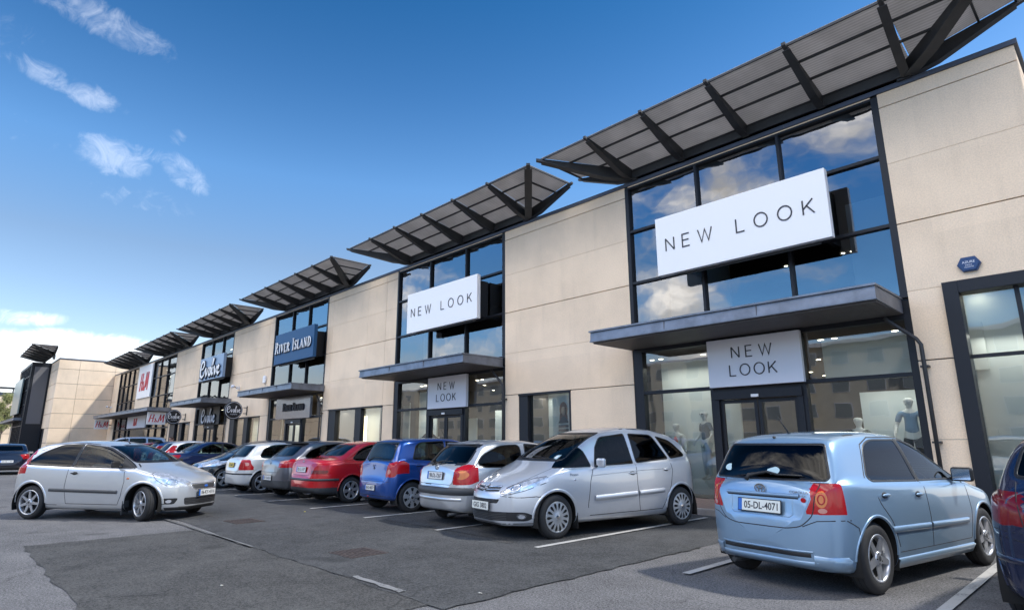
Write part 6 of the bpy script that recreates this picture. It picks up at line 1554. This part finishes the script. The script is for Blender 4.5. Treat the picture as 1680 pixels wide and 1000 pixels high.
# ---- apartments across the car park, which the shop glass mirrors
def apartments():
    R = empty('apartment_block', (0,0,0), 0, 'cream apartment block across the car park, mirrored in the shop windows', 'building')
    cr = mat('render_cream', (.66,.61,.52), .85, var=.08, vscale=.6); gl = mat('dark_window', (.27,.31,.33), .3); mb = MB(); w = MB()
    mb.box(-120,-6,-62,-46,0,12.2,cr); mb.box(-121,-5,-62.5,-45.3,12.2,12.6,M['signgrey'])
    for k in range(7): x = -112+k*16; mb.box(x,x+5,-46,-44.6,0,12.19,cr)
    for k in range(30):
        for f in range(4):
            x = -118+k*3.75
            if -120 < x < -8:
                o = -44.6 if any(-112+j*16-1.7 < x < -112+j*16+5 for j in range(7)) else -46
                w.box(x, x+(1.7 if k%3 else 2.3), o+.0, o+.06, 1.0+f*2.95, 2.5+f*2.95, gl); w.box(x-.08, x+(1.78 if k%3 else 2.38), o+.0, o+.03, .92+f*2.95, 2.58+f*2.95, M['signgrey'])
    mb.build('wall', R); w.build('windows', R)
# ---------------------------------------------------------------- people and mannequins
def skin_body(name, joints, edges, m, parent=None, loc=(0,0,0), root=0, sub=2):
    """one continuous surface grown from a skeleton of joints (x, y, z, rx[, ry])"""
    me = bpy.data.meshes.new(name); me.from_pydata([j[:3] for j in joints], edges, []); o = link(name, me, parent, loc)
    mo = o.modifiers.new('skin', 'SKIN'); mo.use_smooth_shade = True
    for i, d in enumerate(me.skin_vertices[0].data): d.radius = (joints[i][3], joints[i][4] if len(joints[i]) > 4 else joints[i][3]); d.use_root = i == root
    s = o.modifiers.new('sub', 'SUBSURF'); s.levels = s.render_levels = sub; me.materials.append(m); return o
M['plasterwhite'] = mat('mannequin_white', (.68,.70,.70), .35)
def figure(loc, rz, label, cat, name, top=None, bottom=None, armL=.15, armR=.15, head=True, skin=None, hair=None, glasses=False, s=1.0, tops=(), legs=True, mottled=None):
    t = empty(name, loc, rz, label, cat); t.scale = (s,s,s); sk = skin or M['plasterwhite']
    # facing -Y
    J = [(0,0,.98,.125,.09),(0,0,1.14,.105,.08),(0,0,1.32,.135,.09),(0,.01,1.44,.10,.07),(0,.0,1.52,.045),(0,-.01,1.59,.075),(0,-.015,1.66,.10,.125),(0,-.01,1.74,.095,.12)]
    E = [(0,1),(1,2),(2,3),(3,4),(4,5),(5,6),(6,7)]
    def limb(st, pts):
        b = len(J); J.extend(pts); E.append((st, b)); E.extend((b+i, b+i+1) for i in range(len(pts)-1))
    for sd, bend in ((1,armL),(-1,armR)):
        limb(3, [(sd*.17,.01,1.42,.052),(sd*(.22+bend*.25),.02,1.16,.038),(sd*(.23+bend*.5),-.10-bend*.2,.94+bend*.3,.030),(sd*(.235+bend*.5),-.13-bend*.2,.88+bend*.3,.028,.018),(sd*(.235+bend*.5),-.15-bend*.2,.80+bend*.3,.024,.014)])
        if legs: limb(0, [(sd*.095,0,.90,.095),(sd*.10,-.01,.50,.058),(sd*.10,.02,.10,.036),(sd*.11,-.03,.045,.036,.03),(sd*.115,-.14,.03,.03,.02)])
    skin_body('body', J, E, sk, t)
    f = MB(); f.ball((0,-.105,1.655), (.014,.024,.022), sk, 8); f.ball((.0,-.09,1.615),(.028,.012,.008), sk, 8); [f.ball((x,-.0,1.665),(.012,.022,.03),sk,8) for x in (.082,-.082)]; f.build('face', t)
    if hair: h = MB(); h.ball((0,.015,1.725), (.098,.115,.098), hair, 16); h.build('hair', t)
    if glasses:
        g = MB(); [g.ball((x,-.098,1.68),(.036,.014,.025),M['black'],10) for x in (.038,-.038)]; g.tube([(.08,-.07,1.685),(0,-.105,1.685),(-.08,-.07,1.685)], .005, M['black']); g.build('sunglasses', t)
    if top:
        K = [(0,0,.96,.155,.115),(0,0,1.14,.132,.10),(0,0,1.32,.155,.108),(0,.01,1.43,.115,.085),(0,.005,1.475,.07,.06)]
        EE = [(0,1),(1,2),(2,3),(3,4)]
        for sd, bend in ((1,armL),(-1,armR)):
            b = len(K); K += [(sd*.175,.01,1.415,.070),(sd*(.21+bend*.2),.02,1.22,.058)]; EE += [(3,b),(b,b+1)]
            if top[1] == 'long': K.append((sd*(.23+bend*.45),-.08-bend*.2,.97+bend*.3,.045)); EE.append((b+1,b+2))
        skin_body('jacket' if top[1] == 'long' else 'top', K, EE, top[0], t)
    if len(tops): g = MB(); g.ball((0,-.075,1.20), (.07,.06,.20), tops[0], 12); g.build('blouse', t)
    if bottom:
        K = [(0,0,.98,.135,.105)]; EE = []
        for sd in (1,-1): b = len(K); K += [(sd*.095,0,.86,.105),(sd*.10,-.01,.50,.072),(sd*.10,.02,.10,.052)]; EE += [(0,b),(b,b+1),(b+1,b+2)]
        skin_body('trousers', K, EE, bottom, t)
    return t
def people():
    den = mat('denim_dark', (.06,.12,.19), .8, var=.15, vscale=20); chb = mat('chambray', (.20,.32,.48), .8); wh = mat('cloth_white', (.60,.64,.64), .8); org = mat('cloth_orange', (.65,.12,.04), .7)
    pj = mat('jeans_pale', (.42,.52,.56), .8); blk = mat('cloth_black', (.02,.02,.025), .8); leafy = mat('cloth_leaf_print', (.10,.13,.13), .8, var=.9, vscale=14)
    figure((-9.05,14.85,.22), .1, 'white mannequin in a pale open jacket over an orange top', 'mannequin', 'mannequin', top=(wh,'long'), tops=(org,), bottom=wh)
    figure((-8.12,14.75,.50), -.5, 'white mannequin with sunglasses, dark denim jacket and pale jeans in the nearest shop window', 'mannequin', 'mannequin', top=(den,'short'), bottom=pj, glasses=True, armL=.3)
    figure((-4.43,14.75,.28), 0, 'white mannequin in a dark leaf print dress behind the blue hatchback roof', 'mannequin', 'mannequin', top=(leafy,'short'), s=.98)
    figure((-3.42,14.7,.62), .3, 'tall mannequin in a pale blue shirt at the right of the nearest shopfront', 'mannequin', 'mannequin', top=(chb,'short'), bottom=blk, armR=.18)
    figure((-20.45,14.7,.35), .2, 'dark-topped mannequin with pale arms raised behind the glass of the second shopfront', 'mannequin', 'mannequin', top=(blk,'short'), bottom=wh, armL=1.3, armR=1.1)
    figure((-31.15,15.4,.15), .3, 'mannequin in a long dark coat inside the doorway of the navy sign shop', 'mannequin', 'mannequin', top=(blk,'long'), bottom=blk, s=1.12)
    drk = mat('hair_dark', (.03,.022,.018), .6)
    figure((-50.9,12.9,.11), .8, 'person with dark hair in a dark jacket walking on the far pavement', 'person', 'person', top=(blk,'long'), bottom=den, skin=M['skin'], hair=drk)
    figure((-49.2,12.6,.11), -2.4, 'person with brown hair and dark coat on the far pavement, right of the other walker', 'person', 'person', top=(den,'long'), bottom=blk, skin=M['skin'], hair=mat('hair_brown', (.12,.06,.035), .6), s=.97)
    # poster in the single window between the white signs
    p = empty('poster', (-12.75,14.30,.35), 0, 'tall fashion poster of a woman with auburn hair in a striped top', 'poster')
    mb = MB(); pb = mat('poster_paper', (.50,.60,.62), .5); mb.box(-.42,.42,0,.01,0,2.55,pb); mb.build('sheet', p)
    g = MB(); hr = mat('print_auburn', (.20,.07,.05), .6); sn = mat('print_skin', (.50,.36,.30), .6); nv = mat('print_navy', (.03,.04,.08), .6)
    def disc(cx, cz, rx, rz, m, y): g.prism([(cx+rx*cos(2*pi*k/18), cz+rz*sin(2*pi*k/18)) for k in range(18)], 'y', y, y+.001, m)
    disc(.05,2.12,.17,.24,hr,-.002); disc(-.04,1.85,.08,.25,hr,-.002); disc(.14,1.82,.08,.25,hr,-.002); disc(.05,2.08,.095,.135,sn,-.004); g.prism([(-.18,1.15),(.28,1.15),(.25,1.75),(.10,1.90),(0,1.90),(-.16,1.72)],'y',-.0065,-.0055,nv)
    for z in (1.25,1.38,1.51,1.64): g.prism([(-.17,z),(.27,z+.01),(.27,z+.06),(-.17,z+.05)],'y',-.008,-.007,wh)
    g.prism([(-.16,.5),(.26,.5),(.27,1.14),(-.17,1.14)],'y',-.0065,-.0055,blk); g.build('print', p)
    # driver of the turning car, right-hand seat
    a = radians(42.8); c, s_ = cos(a), sin(a); f = Vector((c,s_,0)); l = Vector((-s_,c,0)); o = Vector((-15.72,3.02,0))
    W_ = lambda x, y, z: tuple(o+f*x+l*y+Vector((0,0,z)))
    t = empty('person', tuple(o), a, 'fair-haired driver in a pale blue shirt at the wheel of the turning silver car', 'person')
    J = [(-.12,-.36,.52,.14,.12),(-.14,-.36,.72,.13,.10),(-.17,-.36,.92,.15,.10),(-.16,-.36,1.02,.10,.07),(-.15,-.36,1.10,.06),(-.13,-.36,1.17,.10,.115),(-.12,-.36,1.26,.105,.12)]
    E = [(0,1),(1,2),(2,3),(3,4),(4,5),(5,6)]
    def limb(st, pts):
        b = len(J); J.extend(pts); E.append((st,b)); E.extend((b+i,b+i+1) for i in range(len(pts)-1))
    for y in (.0,): 
        limb(3, [(-.13,-.54,.98,.055),(.10,-.58,.80,.042),(.34,-.48,.90,.034),(.42,-.45,.93,.028,.02),(.47,-.43,.96,.022,.014)]); limb(3, [(-.13,-.18,.98,.055),(.10,-.14,.80,.042),(.34,-.24,.88,.034),(.42,-.27,.92,.028,.02),(.47,-.29,.95,.022,.014)])
        limb(0, [(.30,-.46,.56,.075),(.62,-.46,.30,.05)]); limb(0, [(.30,-.26,.56,.075),(.62,-.26,.30,.05)])
    skin_body('body', J, E, M['skin'], t)
    h = MB(); h.ball((-.155,-.36,1.285), (.115,.10,.11), M['hairblond'], 16); h.ball((-.20,-.36,1.20), (.07,.09,.10), M['hairblond'], 12); h.build('hair', t)
    n = MB(); n.ball((-.03,-.36,1.215),(.024,.014,.02),M['skin'],8); n.build('nose', t)
    K = [(-.12,-.36,.52,.16,.14),(-.14,-.36,.72,.15,.12),(-.17,-.36,.92,.17,.12),(-.16,-.36,1.02,.12,.09),(-.13,-.55,.97,.075),(.02,-.58,.85,.062),(-.13,-.17,.97,.075),(.02,-.14,.85,.062)]
    skin_body('shirt', K, [(0,1),(1,2),(2,3),(3,4),(4,5),(3,6),(6,7)], mat('shirt_pale', (.40,.50,.62), .8), t)

make_ground(); make_terrace(); signs(); corner_block(); make_tree(-118, 7.1, 8.6); make_tree(-126, 6.3, 7.4, 5); apartments(); people(); park_cars()
bpy.data.objects['young_tree.001']['label'] = 'second young tree at the extreme left edge, lower and farther away'
for o in bpy.data.objects:
    if 'kind' in o and o['kind'] == 'structure': pass
